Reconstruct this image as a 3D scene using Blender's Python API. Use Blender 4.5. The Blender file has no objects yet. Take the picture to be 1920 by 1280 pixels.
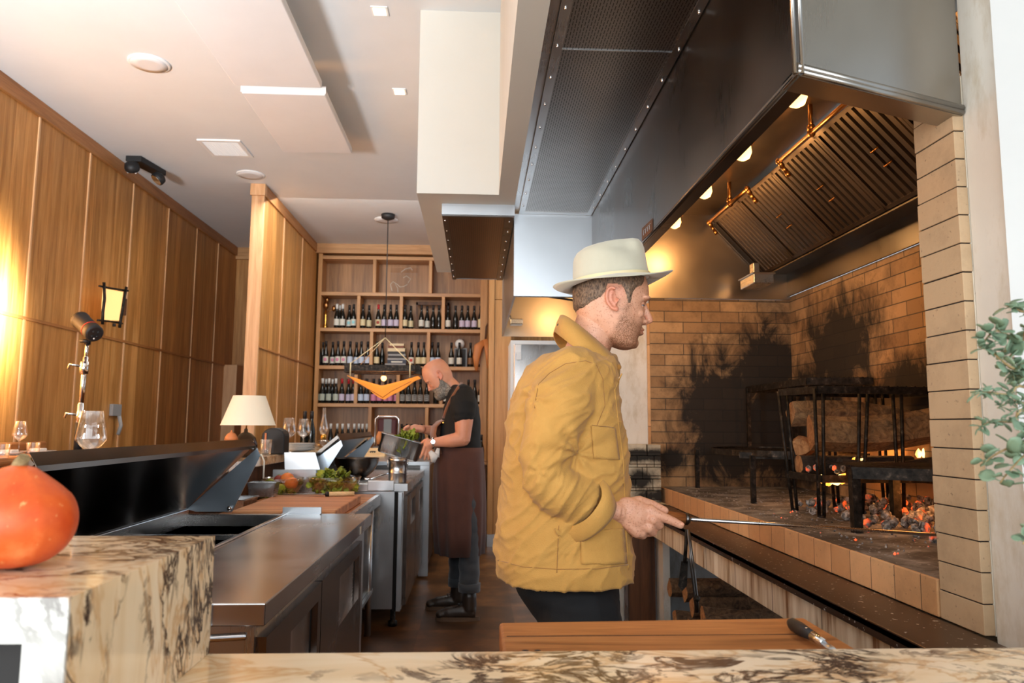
import bpy, bmesh, math, random
import numpy as np
from mathutils import Vector, Matrix, noise, Euler
random.seed(7)
S = bpy.context.scene
COL = S.collection
PI = math.pi

# ------------------------------------------------------------------ camera
FPX = 1400.0                      # focal length for a 1920 px wide frame
yc = Vector((-67, -157, -FPX)).normalized()
zc = Vector((80, 12500, -FPX)); zc = (zc - zc.dot(yc) * yc).normalized()
xc = yc.cross(zc)
R_CW = Matrix((xc, yc, zc))       # world = R_CW @ camera
EYE = Vector((0, 0, 1.3))
cam = bpy.data.cameras.new('camera'); cam.sensor_width = 36; cam.lens = FPX / 1920 * 36
cam.clip_start = .02
camo = bpy.data.objects.new('camera', cam); COL.objects.link(camo)
camo.matrix_world = Matrix.Translation(EYE) @ R_CW.to_4x4()
S.camera = camo
cam.dof.use_dof = True; cam.dof.focus_distance = 2.3; cam.dof.aperture_fstop = 5.6

# ------------------------------------------------------------------ light
S.view_settings.view_transform = 'Standard'; S.view_settings.look = 'None'
S.view_settings.exposure = 0.12; S.view_settings.gamma = 1
W = bpy.data.worlds.new('daylight'); S.world = W; W.use_nodes = True
W.node_tree.nodes['Background'].inputs[0].default_value = (.80, .90, 1, 1)
W.node_tree.nodes['Background'].inputs[1].default_value = 0.85

def lamp(name, kind, loc, energy, color=(1, 1, 1), size=.1, size_y=None, aim=None, angle=None, blend=.5, parent=None):
    l = bpy.data.lights.new(name, kind); l.energy = energy; l.color = color
    if kind == 'AREA':
        l.size = size
        if size_y: l.shape = 'RECTANGLE'; l.size_y = size_y
    else: l.shadow_soft_size = size
    if kind == 'SPOT': l.spot_size = angle; l.spot_blend = blend
    o = bpy.data.objects.new(name, l); COL.objects.link(o); o.location = loc
    if aim is not None:
        o.rotation_euler = (Vector(aim) - Vector(loc)).to_track_quat('-Z', 'Y').to_euler()
    return o
# daylight through the shop windows behind the camera
lamp('window_daylight', 'AREA', (-.6, -2.6, 1.9), 215, (.90, .96, 1), 5.5, 2.8, aim=(0, 4, 1.7))
lamp('side_window_daylight', 'AREA', (-2.6, .5, 1.3), 58, (.97, .99, 1), .5, .7, aim=(-1.2, 4.6, 3.5))
lamp('ceiling_fill_spot', 'SPOT', (-2.5, .7, 1.5), 680, (.92, .97, 1), .25, aim=(-2.3, 3.6, 3.55), angle=1.25, blend=1)  # unseen spot added at front left to whiten the ceiling
# recessed lights along the far ceiling
lamp('far_room_light', 'AREA', (-1.2, 7.0, 3.4), 42, (1, .95, .88), 1.6, 1.2, aim=(-1.2, 8.4, 0))
# the studio flash aimed at the left wall
lamp('flash_burst', 'SPOT', (-2.70, 4.76, 2.04), 360, (1, .88, .68), .05, aim=(-3.1, 4.62, 2.0), angle=2.7, blend=.9)
# bulbs in the hood
for D in (2.5, 3.04, 3.58, 4.15):
    lamp('hood_bulb_light', 'POINT', (1.20, D, 2.38), 4.8, (1, .52, .18), .035)
lamp('rear_hood_light', 'POINT', (.7, 5.3, 2.3), 12, (1, .55, .2), .04)

# ------------------------------------------------------------------ pixel rays of the photograph -> points of the room
def ray(x, y):
    d = R_CW @ Vector((x - 960, 640 - y, -FPX)); return d / d.y
def pd(x, y, D): return EYE + ray(x, y) * D
def pz(x, y, z):
    r = ray(x, y); return EYE + r * ((z - 1.3) / r.z)
def pX(x, y, X):
    r = ray(x, y); return EYE + r * (X / r.x)
def proj(p):
    c = R_CW.transposed() @ (Vector(p) - EYE); return 960 + FPX * c.x / -c.z, 640 - FPX * c.y / -c.z

# ------------------------------------------------------------------ materials
def srgb(r, g, b):
    f = lambda c: (c / 255 / 12.92 if c / 255 < .04045 else ((c / 255 + .055) / 1.055) ** 2.4)
    return (f(r), f(g), f(b), 1)
class M:
    def __init__(s, name, base=(.5, .5, .5, 1), rough=.5, metal=0, **k):
        s.m = bpy.data.materials.new(name); s.m.use_nodes = True; s.t = s.m.node_tree
        s.b = s.t.nodes['Principled BSDF']
        s.b.inputs['Base Color'].default_value = base; s.b.inputs['Roughness'].default_value = rough
        s.b.inputs['Metallic'].default_value = metal
        for a, v in k.items(): s.b.inputs[a.replace('_', ' ')].default_value = v
    def n(s, t, **k):
        o = s.t.nodes.new('ShaderNode' + t)
        for a, v in k.items():
            if a.startswith('i_'): o.inputs[a[2:].replace('_', ' ')].default_value = v
            else: setattr(o, a, v)
        return o
    def l(s, a, b): s.t.links.new(a, b)
    def pos(s, scale=(1, 1, 1), rot=(0, 0, 0), loc=(0, 0, 0)):
        g = s.n('NewGeometry'); mp = s.n('Mapping'); s.l(g.outputs['Position'], mp.inputs[0])
        mp.inputs['Scale'].default_value = scale; mp.inputs['Rotation'].default_value = rot; mp.inputs['Location'].default_value = loc
        return mp.outputs[0]
    def noise(s, vec, scale=5, detail=4, rough=.55, dist=0):
        o = s.n('TexNoise'); s.l(vec, o.inputs['Vector'])
        o.inputs['Scale'].default_value = scale; o.inputs['Detail'].default_value = detail
        o.inputs['Roughness'].default_value = rough; o.inputs['Distortion'].default_value = dist
        return o.outputs[0]
    def ramp(s, fac, stops, interp='LINEAR'):
        r = s.n('ValToRGB'); r.color_ramp.interpolation = interp; e = r.color_ramp.elements
        while len(e) < len(stops): e.new(.5)
        for i, (p, c) in enumerate(stops): e[i].position = p; e[i].color = c if len(c) == 4 else (*c, 1)
        s.l(fac, r.inputs[0]); return r.outputs[0]
    def math(s, op, a, b=None, c=None, clamp=False):
        o = s.n('Math', operation=op); o.use_clamp = clamp
        for i, v in enumerate((a, b, c)):
            if v is None: continue
            if isinstance(v, (int, float)): o.inputs[i].default_value = v
            else: s.l(v, o.inputs[i])
        return o.outputs[0]
    def mix(s, f, a, b, mode='MIX'):
        o = s.n('Mix', data_type='RGBA', blend_type=mode)
        for sock, v in ((o.inputs[0], f), (o.inputs[6], a), (o.inputs[7], b)):
            if isinstance(v, (int, float)): sock.default_value = v
            elif isinstance(v, tuple): sock.default_value = v if len(v) == 4 else (*v, 1)
            else: s.l(v, sock)
        return o.outputs[2]
    def col(s, v): s.l(v, s.b.inputs['Base Color']); return s
    def bump(s, h, strength=.3, dist=.01):
        b = s.n('Bump'); b.inputs['Strength'].default_value = strength; b.inputs['Distance'].default_value = dist
        s.l(h, b.inputs['Height']); s.l(b.outputs[0], s.b.inputs['Normal']); return s
    def rough(s, v): s.l(v, s.b.inputs['Roughness']); return s

def V3(m, x, y, z):
    c = m.n('CombineXYZ')
    for i, v in enumerate((x, y, z)):
        if isinstance(v, (int, float)): c.inputs[i].default_value = v
        else: m.l(v, c.inputs[i])
    return c.outputs[0]
def sep(m, vec):
    o = m.n('SeparateXYZ'); m.l(vec, o.inputs[0]); return o.outputs

def wood(name, dark, mid, light, grain='z', across='y', plank=None, rough=.42, scale=1.0, var=.25, seam=False):
    m = M(name, rough=rough)
    X = sep(m, m.pos())
    ax = dict(x=X[0], y=X[1], z=X[2])
    others = [a for a in 'xyz' if a != grain]
    off = 0.0; pv = None
    if plank:
        q = m.math('FLOOR', m.math('DIVIDE', ax[across], plank))
        wn = m.n('TexWhiteNoise', noise_dimensions='1D'); m.l(q, wn.inputs['W']); pv = wn.outputs[0]
        off = m.math('MULTIPLY', pv, 13.7)
    g = ax[grain] if not plank else m.math('ADD', ax[grain], off)
    vec = V3(m, m.math('MULTIPLY', ax[others[0]], 14 * scale), m.math('MULTIPLY', ax[others[1]], 14 * scale), m.math('MULTIPLY', g, .9 * scale))
    n1 = m.noise(vec, 1.0, 5, .6, 1.2)
    n2 = m.noise(vec, 6.0, 3, .6, .2)
    f = m.math('ADD', m.math('MULTIPLY', n1, .75), m.math('MULTIPLY', n2, .25))
    c = m.ramp(f, [(.32, dark), (.5, mid), (.68, light)])
    if plank:
        k = m.math('MULTIPLY_ADD', pv, var, 1 - var * .6)
        c = m.mix(1.0, c, V3(m, k, k, k), 'MULTIPLY')
    m.col(c); m.bump(n2, .08, .003)
    return m.m

def steel(name, c=(.62, .63, .64), rough=.28, grain='y', smudge=.14, brush=.05, metal=1.0):
    m = M(name, (*c, 1), rough, metal)
    sc = dict(x=(4, 320, 320), y=(320, 4, 320), z=(320, 320, 4))[grain]
    n = m.noise(m.pos(sc), 1, 3)
    s = m.noise(m.pos(), 2.5, 3, .5, .4)
    m.col(m.mix(m.ramp(s, [(.38, (0, 0, 0)), (.65, (1, 1, 1))]), tuple(x * (1 - smudge) for x in c), c))
    m.rough(m.math('ADD', m.math('MULTIPLY', s, .25), m.math('MULTIPLY_ADD', n, .07, rough - .155)))
    m.bump(n, brush * .35, .0015)
    return m.m

MAT = {}
oak = (srgb(156, 102, 46), srgb(190, 134, 72), srgb(214, 160, 96))
MAT['panel'] = wood('oak_panelling', *oak, plank=.118, var=.30)
MAT['panel_x'] = wood('oak_panelling_back', *oak, across='x', plank=.118, var=.3)
MAT['oak_light'] = wood('pale_oak_trim', srgb(190, 138, 92), srgb(214, 165, 118), srgb(228, 186, 142))
MAT['oak_trim'] = wood('oak_trim_long', srgb(140, 88, 44), srgb(170, 114, 64), srgb(190, 136, 84), grain='y')
MAT['shelf_wood'] = wood('oak_shelf', srgb(150, 104, 60), srgb(186, 137, 88), srgb(206, 160, 110), grain='x')
MAT['shelf_back'] = wood('oak_shelf_back', srgb(120, 80, 42), srgb(160, 112, 66), srgb(184, 134, 84), across='x', plank=.16)
MAT['column'] = wood('oak_column', srgb(150, 100, 52), srgb(188, 136, 80), srgb(204, 155, 100), scale=.7)
MAT['board'] = wood('butcher_block', srgb(150, 88, 48), srgb(188, 124, 76), srgb(214, 158, 108), grain='x', across='y', plank=.06, var=.2, rough=.55)
MAT['board_front'] = wood('front_board_wood', srgb(118, 66, 30), srgb(160, 98, 50), srgb(188, 126, 72), grain='x', across='y', plank=.105, var=.25, rough=.5, scale=2.2)
MAT['darkwood'] = wood('aged_wood', srgb(50, 30, 18), srgb(88, 54, 30), srgb(120, 76, 44), rough=.6)
MAT['table_wood'] = wood('table_wood', srgb(150, 92, 46), srgb(184, 124, 72), srgb(206, 150, 96), grain='y', rough=.4)
MAT['handle'] = wood('handle_wood', srgb(96, 50, 22), srgb(140, 80, 38), srgb(170, 104, 54), grain='x', rough=.45, scale=6)
MAT['magnolia'] = wood('pale_handle_wood', srgb(214, 176, 122), srgb(232, 200, 150), srgb(240, 214, 170), grain='x', rough=.5, scale=5)
MAT['steel'] = steel('brushed_steel')
MAT['steel_z'] = steel('brushed_steel_upright', grain='z')
MAT['steel_end'] = steel('hood_end_steel', (.42, .40, .37), .3, 'z', .15)
MAT['ceramic'] = M('dark_brown_ceramic', (.035, .014, .008, 1), .12).m
MAT['steel_worn'] = steel('worn_worktop_steel', (.66, .65, .64), .24, 'y', .2, .04)
MAT['steel_bright'] = steel('bright_steel', (.60, .63, .66), .34, 'x', .1)
MAT['steel_dark'] = steel('dark_hood_steel', (.17, .155, .145), .30, 'z', .3, .03)
MAT['steel_door'] = steel('dark_door_steel', (.21, .175, .155), .24, 'z', .15, .02)
MAT['lid'] = steel('polished_dark_lid', (.22, .19, .17), .17, 'y', .3, .02)
MAT['lid_side'] = steel('lid_side_steel', (.50, .58, .66), .35, 'z', .3, .03)
MAT['hood_in'] = steel('hood_interior_steel', (.40, .34, .28), .34, 'y', .12, 0)
MAT['filter'] = steel('greasy_filter_steel', (.20, .15, .11), .36, 'z', .3, .02)
MAT['brass'] = M('aged_brass', srgb(176, 128, 80), .3, 1).m
MAT['brass2'] = M('polished_brass', srgb(220, 170, 84), .22, 1).m
MAT['chrome'] = M('chrome', (.8, .82, .84, 1), .12, 1).m
MAT['black'] = M('black_plastic', (.008, .008, .009, 1), .55).m
MAT['black_gap'] = M('dark_gap', (.006, .005, .005, 1), .9).m
MAT['white'] = M('white_plastic', (.82, .83, .83, 1), .45).m
MAT['porcelain'] = M('white_porcelain', (.85, .85, .83, 1), .15).m

def _iron():
    m = M('blackened_iron', (.02, .017, .015, 1), .55, .7)
    n = m.noise(m.pos(), 40, 5)
    m.col(m.ramp(n, [(.35, (.008, .007, .006)), (.6, (.035, .028, .022)), (.78, (.16, .12, .09))])); m.bump(n, .5, .004)
    return m.m
MAT['iron'] = _iron()
def _plaster(name, c, amp=.06, stain=None):
    m = M(name, c, .75)
    n = m.noise(m.pos(), 2.2, 6, .6)
    f = m.noise(m.pos(), 28, 4)
    a = tuple(x * (1 - amp * 2.5) for x in c[:3]); col = m.mix(m.ramp(n, [(.35, (0, 0, 0)), (.65, (1, 1, 1))]), a, c)
    if stain:
        st = m.noise(m.pos((3, 3, 1.2)), 2.5, 6, .7)
        col = m.mix(m.ramp(st, [(.5, (0, 0, 0)), (.72, (1, 1, 1))]), col, stain)
    m.col(col); m.bump(f, .12, .004); return m.m
MAT['ceiling'] = _plaster('white_ceiling_paint', (.74, .77, .79, 1), .015)
MAT['soffit'] = _plaster('cream_soffit_paint', (.70, .675, .61, 1), .015)
MAT['plaster'] = _plaster('old_white_plaster', (.74, .71, .64, 1), .05, (.5, .42, .3, 1))
MAT['plaster_w'] = _plaster('white_plaster_wall', (.62, .62, .60, 1), .03)
MAT['acoustic'] = _plaster('white_acoustic_felt', (.72, .72, .73, 1), .02)
MAT['grey_plaster'] = _plaster('grey_render', (.33, .33, .33, 1), .1, (.16, .13, .1, 1))
def _drip():
    m = M('stained_cast_stone', rough=.7)
    X = sep(m, m.pos())
    n = m.noise(V3(m, m.math('MULTIPLY', X[1], 16), X[0], m.math('MULTIPLY', X[2], 1.5)), 1, 4, .6)
    c = m.ramp(n, [(.36, (.22, .11, .05)), (.46, (.52, .42, .30)), (.6, (.72, .65, .52))])
    s = m.math('FRACT', m.math('DIVIDE', X[1], .345))
    c = m.mix(m.math('LESS_THAN', s, .012), c, (.06, .04, .03)); m.col(c); m.bump(n, .2); return m.m
MAT['drip'] = _drip()
def _floor():
    m = M('stained_concrete_floor', rough=.42)
    X = sep(m, m.pos())
    q = V3(m, m.math('FLOOR', m.math('DIVIDE', m.math('ADD', X[0], .35), .62)), m.math('FLOOR', m.math('DIVIDE', X[1], .62)), 0)
    w = m.n('TexWhiteNoise'); m.l(q, w.inputs[0])
    n = m.noise(m.pos(), 3.0, 8, .65)
    c = m.ramp(n, [(.3, srgb(46, 28, 16)), (.5, srgb(96, 62, 34)), (.7, srgb(140, 96, 54))])
    k = m.math('MULTIPLY_ADD', w.outputs[0], .7, .45)
    c = m.mix(1.0, c, V3(m, k, k, k), 'MULTIPLY'); m.col(c)
    m.bump(n, .1); return m.m
MAT['floor'] = _floor()

def brick(name, axis, bw=.235, bh=.0675, base=(srgb(146, 112, 76), srgb(182, 146, 104)), mortar=(.10, .07, .045), spots=(), off=(0, 0), msize=.0028, offset=.5, dirt=.5, rot=False):
    m = M(name, rough=.82)
    P = m.pos(); X = sep(m, P)
    u = m.math('ADD', X[0] if axis == 'x' else X[1], off[0]); v = m.math('ADD', X[2] if not rot else X[0], off[1])
    b = m.n('TexBrick'); m.l(V3(m, u, v, 0), b.inputs['Vector'])
    b.offset = offset; b.inputs['Scale'].default_value = 1
    b.inputs['Brick Width'].default_value = bw; b.inputs['Row Height'].default_value = bh
    b.inputs['Mortar Size'].default_value = msize; b.inputs['Mortar Smooth'].default_value = .2
    b.inputs['Color1'].default_value = base[0]; b.inputs['Color2'].default_value = base[1]
    b.inputs['Mortar'].default_value = (*mortar, 1)
    n = m.noise(P, 7, 8, .7); f = m.noise(P, 90, 3)
    c = m.mix(m.math('MULTIPLY', m.ramp(n, [(.46, (0, 0, 0)), (.72, (1, 1, 1))]), dirt), b.outputs[0], (.05, .028, .014))
    c = m.mix(m.ramp(f, [(.66, (0, 0, 0)), (.74, (.6, .6, .6))]), c, (.09, .06, .04))
    n3 = m.noise(m.pos((1, 1, .6)), 6.5, 9, .74, .6)
    tot = None
    for (ctr, rad) in spots:
        d = m.n('VectorMath', operation='SUBTRACT'); m.l(P, d.inputs[0]); d.inputs[1].default_value = ctr
        e = m.n('VectorMath', operation='DIVIDE'); m.l(d.outputs[0], e.inputs[0]); e.inputs[1].default_value = rad
        L = m.n('VectorMath', operation='LENGTH'); m.l(e.outputs[0], L.inputs[0])
        q = m.math('ADD', L.outputs['Value'], m.math('MULTIPLY_ADD', n3, 2.2, -1.1))
        r = m.math('SUBTRACT', 1.0, m.math('MULTIPLY', m.math('SUBTRACT', q, .62), 1.7, clamp=True), clamp=True)
        tot = r if tot is None else m.math('MAXIMUM', tot, r)
    if tot is not None: c = m.mix(m.math('MULTIPLY', tot, .97), c, (.006, .005, .0045))
    m.col(c)
    h = m.math('ADD', m.math('MULTIPLY', b.outputs[1], -1.0), m.math('MULTIPLY', f, .25))
    m.bump(h, .6, .004); return m.m
HX, HZ = 1.11, .94                # hearth face and top
MAT['brick_back'] = brick('sooty_firebrick_end', 'x', spots=[((1.52, 4.53, 1.42), (.36, 1, .40)), ((1.80, 4.53, 1.66), (.28, 1, .32)), ((1.60, 4.53, 1.2), (.45, 1, .28)), ((1.86, 4.53, 1.3), (.4, 1, .45)), ((1.2, 4.53, 1.1), (.12, 1, .1))], off=(.02, .015))
MAT['brick_side'] = brick('sooty_firebrick_long', 'y', spots=[((1.95, 3.95, 1.74), (1, .46, .32)), ((1.95, 4.2, 1.45), (1, .45, .34)), ((1.95, 3.3, 1.46), (1, .5, .18)), ((1.95, 4.3, 1.2), (1, .5, .3)), ((1.95, 2.9, 1.42), (1, .4, .15))], off=(.02, .015))
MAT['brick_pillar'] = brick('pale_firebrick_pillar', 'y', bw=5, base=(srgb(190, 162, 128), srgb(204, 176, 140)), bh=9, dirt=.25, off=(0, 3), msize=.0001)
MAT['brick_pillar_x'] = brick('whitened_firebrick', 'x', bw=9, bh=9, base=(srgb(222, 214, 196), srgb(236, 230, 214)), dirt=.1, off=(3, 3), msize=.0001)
MAT['brick_edge'] = brick('firebrick_soldier_edge', 'y', bw=.118, bh=.5, base=(srgb(196, 146, 98), srgb(218, 172, 124)), dirt=.25, off=(.03, .2), offset=0, mortar=(.10, .06, .035), msize=.0016)
MAT['brick_stub'] = brick('whitewashed_sooty_brick', 'x', bw=.2, bh=.0675, base=(srgb(180, 170, 148), srgb(206, 196, 172)), dirt=.6, spots=[((.95, 4.4, 1.13), (.5, 1, .035)), ((.95, 4.4, .99), (.12, 1, .06)), ((1.1, 4.4, .9), (.2, 1, .06))])
def _hearth():
    m = M('ashy_hearth_floor', rough=.85)
    P = m.pos(); n = m.noise(P, 5, 8, .65, .5); f = m.noise(P, 60, 4, .6)
    c = m.ramp(n, [(.3, (.03, .024, .02)), (.46, (.08, .066, .056)), (.58, (.22, .20, .18)), (.72, (.5, .48, .45))])
    c = m.mix(m.ramp(f, [(.64, (0, 0, 0)), (.70, (1, 1, 1))]), c, (.5, .48, .45))
    m.col(c); m.bump(f, .3); return m.m
MAT['hearth_floor'] = _hearth()
def _tray():
    m = M('rusty_brown_steel_shelf', rough=.35, metal=.6)
    P = m.pos(); n = m.noise(P, 3, 5); f = m.noise(P, 75, 2, .5)
    c = m.mix(n, (.045, .024, .014), (.13, .08, .055))
    c = m.mix(m.ramp(f, [(.685, (0, 0, 0)), (.70, (1, 1, 1))]), c, (.75, .72, .68))
    m.col(c); return m.m
MAT['tray'] = _tray()
def _perf(name, c, bw=.03, bh=.0095, ms=.0035, rough=.32):
    m = M(name, (*c, 1), rough, 1)
    X = sep(m, m.pos())
    b = m.n('TexBrick'); m.l(V3(m, X[1], X[0], 0), b.inputs['Vector']); b.inputs['Scale'].default_value = 1
    b.inputs['Brick Width'].default_value = bw; b.inputs['Row Height'].default_value = bh
    b.inputs['Mortar Size'].default_value = ms; b.inputs['Mortar Smooth'].default_value = 0
    hole = m.math('LESS_THAN', b.outputs[1], .5)
    n = m.noise(m.pos(), 4, 4)
    m.col(m.mix(hole, m.mix(n, tuple(x * .7 for x in c), c), (.004, .003, .003)))
    m.l(m.math('SUBTRACT', 1.0, hole), m.b.inputs['Metallic'])
    return m.m
MAT['perf'] = _perf('perforated_steel', (.40, .38, .36))
MAT['perf2'] = _perf('perforated_brown_steel', (.20, .13, .09), .026, .0125, .0045, .3)
def _marble(name, grain, cool=False):
    m = M(name, rough=.16)
    sc = (.8, 1.3, .8) if grain == 'top' else (1.2, 2.2, .8)
    P = m.pos(sc)
    n0 = m.noise(P, 2.6, 6, .6, .7); n1 = m.noise(P, 6, 6, .62, 1.0); n2 = m.noise(P, 3.1, 3, .5)
    base = m.ramp(n0, [(.3, srgb(222, 190, 146)), (.5, srgb(240, 218, 184)), (.7, srgb(246, 230, 206))])
    if cool: base = m.ramp(n0, [(.3, srgb(206, 206, 202)), (.5, srgb(226, 226, 220)), (.7, srgb(236, 234, 226))])
    gold = m.math('ABSOLUTE', m.math('SUBTRACT', m.noise(P, 3.6, 5, .6, .8), .5))
    base = m.mix(m.ramp(gold, [(.0, (.55, .55, .55)), (.03, (0, 0, 0))]), base, srgb(196, 140, 72))
    v = m.math('ABSOLUTE', m.math('SUBTRACT', n1, .5))
    t0 = .46 if grain == 'top' else .42; mask = m.ramp(n2, [(t0, (0, 0, 0)), (t0 + .08, (1, 1, 1))])
    vein = m.ramp(v, [(.0, (1, 1, 1)), (.016, (.85, .85, .85)), (.034, (0, 0, 0))])
    v2 = m.math('ABSOLUTE', m.math('SUBTRACT', m.noise(P, 14, 5, .6, .6), .5)); fine = m.ramp(v2, [(.0, (1, 1, 1)), (.030, (.6, .6, .6)), (.055, (0, 0, 0))])
    mask2 = m.ramp(n2, [(.52, (0, 0, 0)), (.60, (1, 1, 1))])
    f = m.math('MAXIMUM', m.math('MULTIPLY', mask, vein), m.math('MULTIPLY', mask2, fine))
    m.col(m.mix(f, base, srgb(58, 42, 38))); m.b.inputs['Coat Weight'].default_value = .2
    return m.m
MAT['marble'] = _marble('cream_marble', 'top')
MAT['marble_cool'] = _marble('white_grey_marble', 'top', True)
MAT['marble_side'] = _marble('cream_marble_side', 'side')
def _fab(name, c, c2=None, sc=350, rough=.85, sheen=.3, bumps=.15):
    m = M(name, rough=rough); P = m.pos()
    n = m.noise(P, 9, 5, .6); f = m.noise(P, sc, 2)
    m.col(m.mix(n, c2 or tuple(x * .8 for x in c[:3]), c)); m.b.inputs['Sheen Weight'].default_value = sheen
    h = m.math('ADD', m.math('MULTIPLY', n, 1.0), m.math('MULTIPLY', f, .25)); m.bump(h, bumps, .012); return m.m
MAT['jacket'] = _fab('mustard_canvas', srgb(200, 152, 78), srgb(176, 126, 54), sheen=.1, bumps=.35)
MAT['jacket_in'] = _fab('mustard_canvas_inside', srgb(160, 108, 40))
MAT['trousers'] = _fab('black_trousers', (.006, .006, .007, 1), (.004, .004, .005), sheen=0)
MAT['tshirt'] = _fab('black_tshirt', (.006, .006, .006, 1), (.004, .004, .004), sheen=0)
MAT['apron'] = _fab('brown_apron', srgb(98, 60, 48), srgb(72, 42, 34), sheen=.1)
MAT['apron_tan'] = _fab('tan_leather', srgb(150, 92, 56), srgb(110, 66, 40))
MAT['jeans'] = _fab('grey_denim', srgb(66, 70, 76), srgb(44, 47, 52))
MAT['felt'] = _fab('pale_felt_hat', srgb(206, 202, 182), srgb(178, 172, 150), sc=500, sheen=.4, bumps=.1)
MAT['boot'] = M('dark_leather_boot', (.035, .022, .015, 1), .35).m
MAT['sole'] = M('boot_sole', (.12, .07, .04, 1), .7).m
def _skin(name, a, b, freckle=None, fr=.62):
    m = M(name, rough=.48); P = m.pos()
    n = m.noise(P, 25, 4); c = m.mix(n, a, b)
    if freckle:
        f = m.noise(P, 210, 3, .6); c = m.mix(m.ramp(f, [(fr - .06, (0, 0, 0)), (fr + .05, (.75, .75, .75))]), c, freckle)
    at = m.n('Attribute', attribute_name='beard'); k = m.noise(P, 420, 2, .5)
    bm = m.math('MULTIPLY', at.outputs['Fac'], m.math('MULTIPLY_ADD', m.ramp(k, [(.38, (0, 0, 0)), (.6, (1, 1, 1))]), .65, .25))
    bc = m.n('RGB'); bc.outputs[0].default_value = srgb(118, 76, 46) if freckle else srgb(120, 112, 100)
    c = m.mix(bm, c, bc.outputs[0])
    at2 = m.n('Attribute', attribute_name='flush')
    c = m.mix(m.math('MULTIPLY', at2.outputs['Fac'], .45), c, srgb(206, 106, 84))
    m.col(c); m.b.inputs['Subsurface Weight'].default_value = .12; m.b.inputs['Subsurface Radius'].default_value = (.01, .004, .002)
    m.b.inputs['Subsurface Scale'].default_value = .5
    m.bump(n, .1, .003); return m.m
MAT['skin'] = _skin('freckled_skin', srgb(224, 172, 142), srgb(204, 144, 112), srgb(168, 104, 72))
MAT['skin2'] = _skin('fair_skin', srgb(222, 160, 128), srgb(206, 140, 108))
def _hair(name, a, b):
    m = M(name, rough=.6); P = m.pos((1, 1, .4)); n = m.noise(P, 260, 3)
    m.col(m.mix(m.ramp(n, [(.35, (0, 0, 0)), (.65, (1, 1, 1))]), a, b)); m.bump(n, .8, .003); return m.m
MAT['hair'] = _hair('short_brown_hair', srgb(70, 52, 40), srgb(140, 112, 88))
MAT['beard'] = _hair('grey_beard', srgb(70, 58, 48), srgb(160, 152, 140))
MAT['eye'] = M('eye', (.42, .36, .33, 1), .3).m
MAT['iris'] = M('iris', (.03, .03, .035, 1), .15).m
def _bark(name, a, b):
    m = M(name, rough=.9); P = m.pos(); n = m.noise(P, 22, 6, .7, 1.5)
    m.col(m.ramp(n, [(.35, a), (.65, b)])); m.bump(n, .9, .012); return m.m
MAT['bark'] = _bark('log_bark', srgb(64, 46, 32), srgb(134, 102, 72))
MAT['bark_pale'] = _bark('split_log_side', srgb(96, 70, 46), srgb(170, 132, 90))
MAT['splitwood'] = _bark('split_log_face', srgb(140, 92, 54), srgb(200, 150, 100))
MAT['burnt'] = _bark('burnt_log', (.006, .005, .005, 1), (.05, .035, .025, 1))
def _emit(name, c, s):
    m = M(name, c, .5); m.b.inputs['Emission Color'].default_value = c; m.b.inputs['Emission Strength'].default_value = s; return m.m
def _coal():
    m = M('ash_and_embers', rough=.9); P = m.pos(); n = m.noise(P, 55, 4); k = m.noise(P, 9, 3)
    m.col(m.ramp(n, [(.35, (.02, .018, .017)), (.5, (.2, .19, .18)), (.65, (.5, .48, .46))]))
    g = m.math('MULTIPLY', m.ramp(k, [(.55, (0, 0, 0)), (.63, (1, 1, 1))]), m.ramp(n, [(.46, (1, 1, 1)), (.58, (0, 0, 0))]))
    m.b.inputs['Emission Color'].default_value = (1, .10, .015, 1); m.l(m.math('MULTIPLY', g, 1.6), m.b.inputs['Emission Strength'])
    m.bump(n, .6); return m.m
MAT['coal'] = _coal()
def _flame():
    m = M('flame', (0, 0, 0, 1), 1); X = sep(m, m.pos()); n = m.noise(m.pos((1, 1, .5)), 30, 2)
    m.l(m.ramp(n, [(.4, (1, .30, .03)), (.6, (1, .72, .25))]), m.b.inputs['Emission Color']); m.b.inputs['Emission Strength'].default_value = 3.2; return m.m
MAT['flame'] = _flame()
MAT['bulb'] = _emit('lit_bulb', (1, .58, .20, 1), 3)
MAT['downlight'] = _emit('lit_downlight', (1, .8, .5, 1), 4)
MAT['led'] = _emit('red_led', (1, .1, .08, 1), 2)
def _paper(name, c, s):
    m = M(name, c, .8); g = m.n('NewGeometry'); m.b.inputs['Emission Color'].default_value = c; m.b.inputs['Emission Strength'].default_value = s
    return m.m
MAT['sconce_paper'] = _paper('lit_paper_shade', (1, .60, .22, 1), .95)
MAT['cloth_shade'] = M('amber_cloth_shade', srgb(214, 128, 40), .8, Transmission_Weight=0).m
_m = MAT['cloth_shade'].node_tree.nodes['Principled BSDF']; _m.inputs['Emission Color'].default_value = (1, .33, .05, 1); _m.inputs['Emission Strength'].default_value = .75
MAT['lampshade'] = _paper('cream_lampshade', (.80, .70, .54, 1), .16)
def _glass(name, c=(1, 1, 1, 1), rough=0):
    # thin clear glass: see-through with fresnel reflections
    m = M(name, c, rough); t = m.t; m.b.inputs['Roughness'].default_value = .02; m.b.inputs['Metallic'].default_value = 1; m.b.inputs['Base Color'].default_value = (1, 1, 1, 1)
    tr = m.n('BsdfTransparent'); tr.inputs[0].default_value = c; mx = m.n('MixShader'); f = m.n('LayerWeight'); f.inputs[0].default_value = .28
    m.l(m.math('MULTIPLY_ADD', f.outputs['Facing'], .75, .04, clamp=True), mx.inputs[0]); m.l(tr.outputs[0], mx.inputs[1]); m.l(m.b.outputs[0], mx.inputs[2])
    m.l(mx.outputs[0], t.nodes['Material Output'].inputs[0]); return m.m
MAT['glass'] = _glass('clear_glass')
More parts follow.
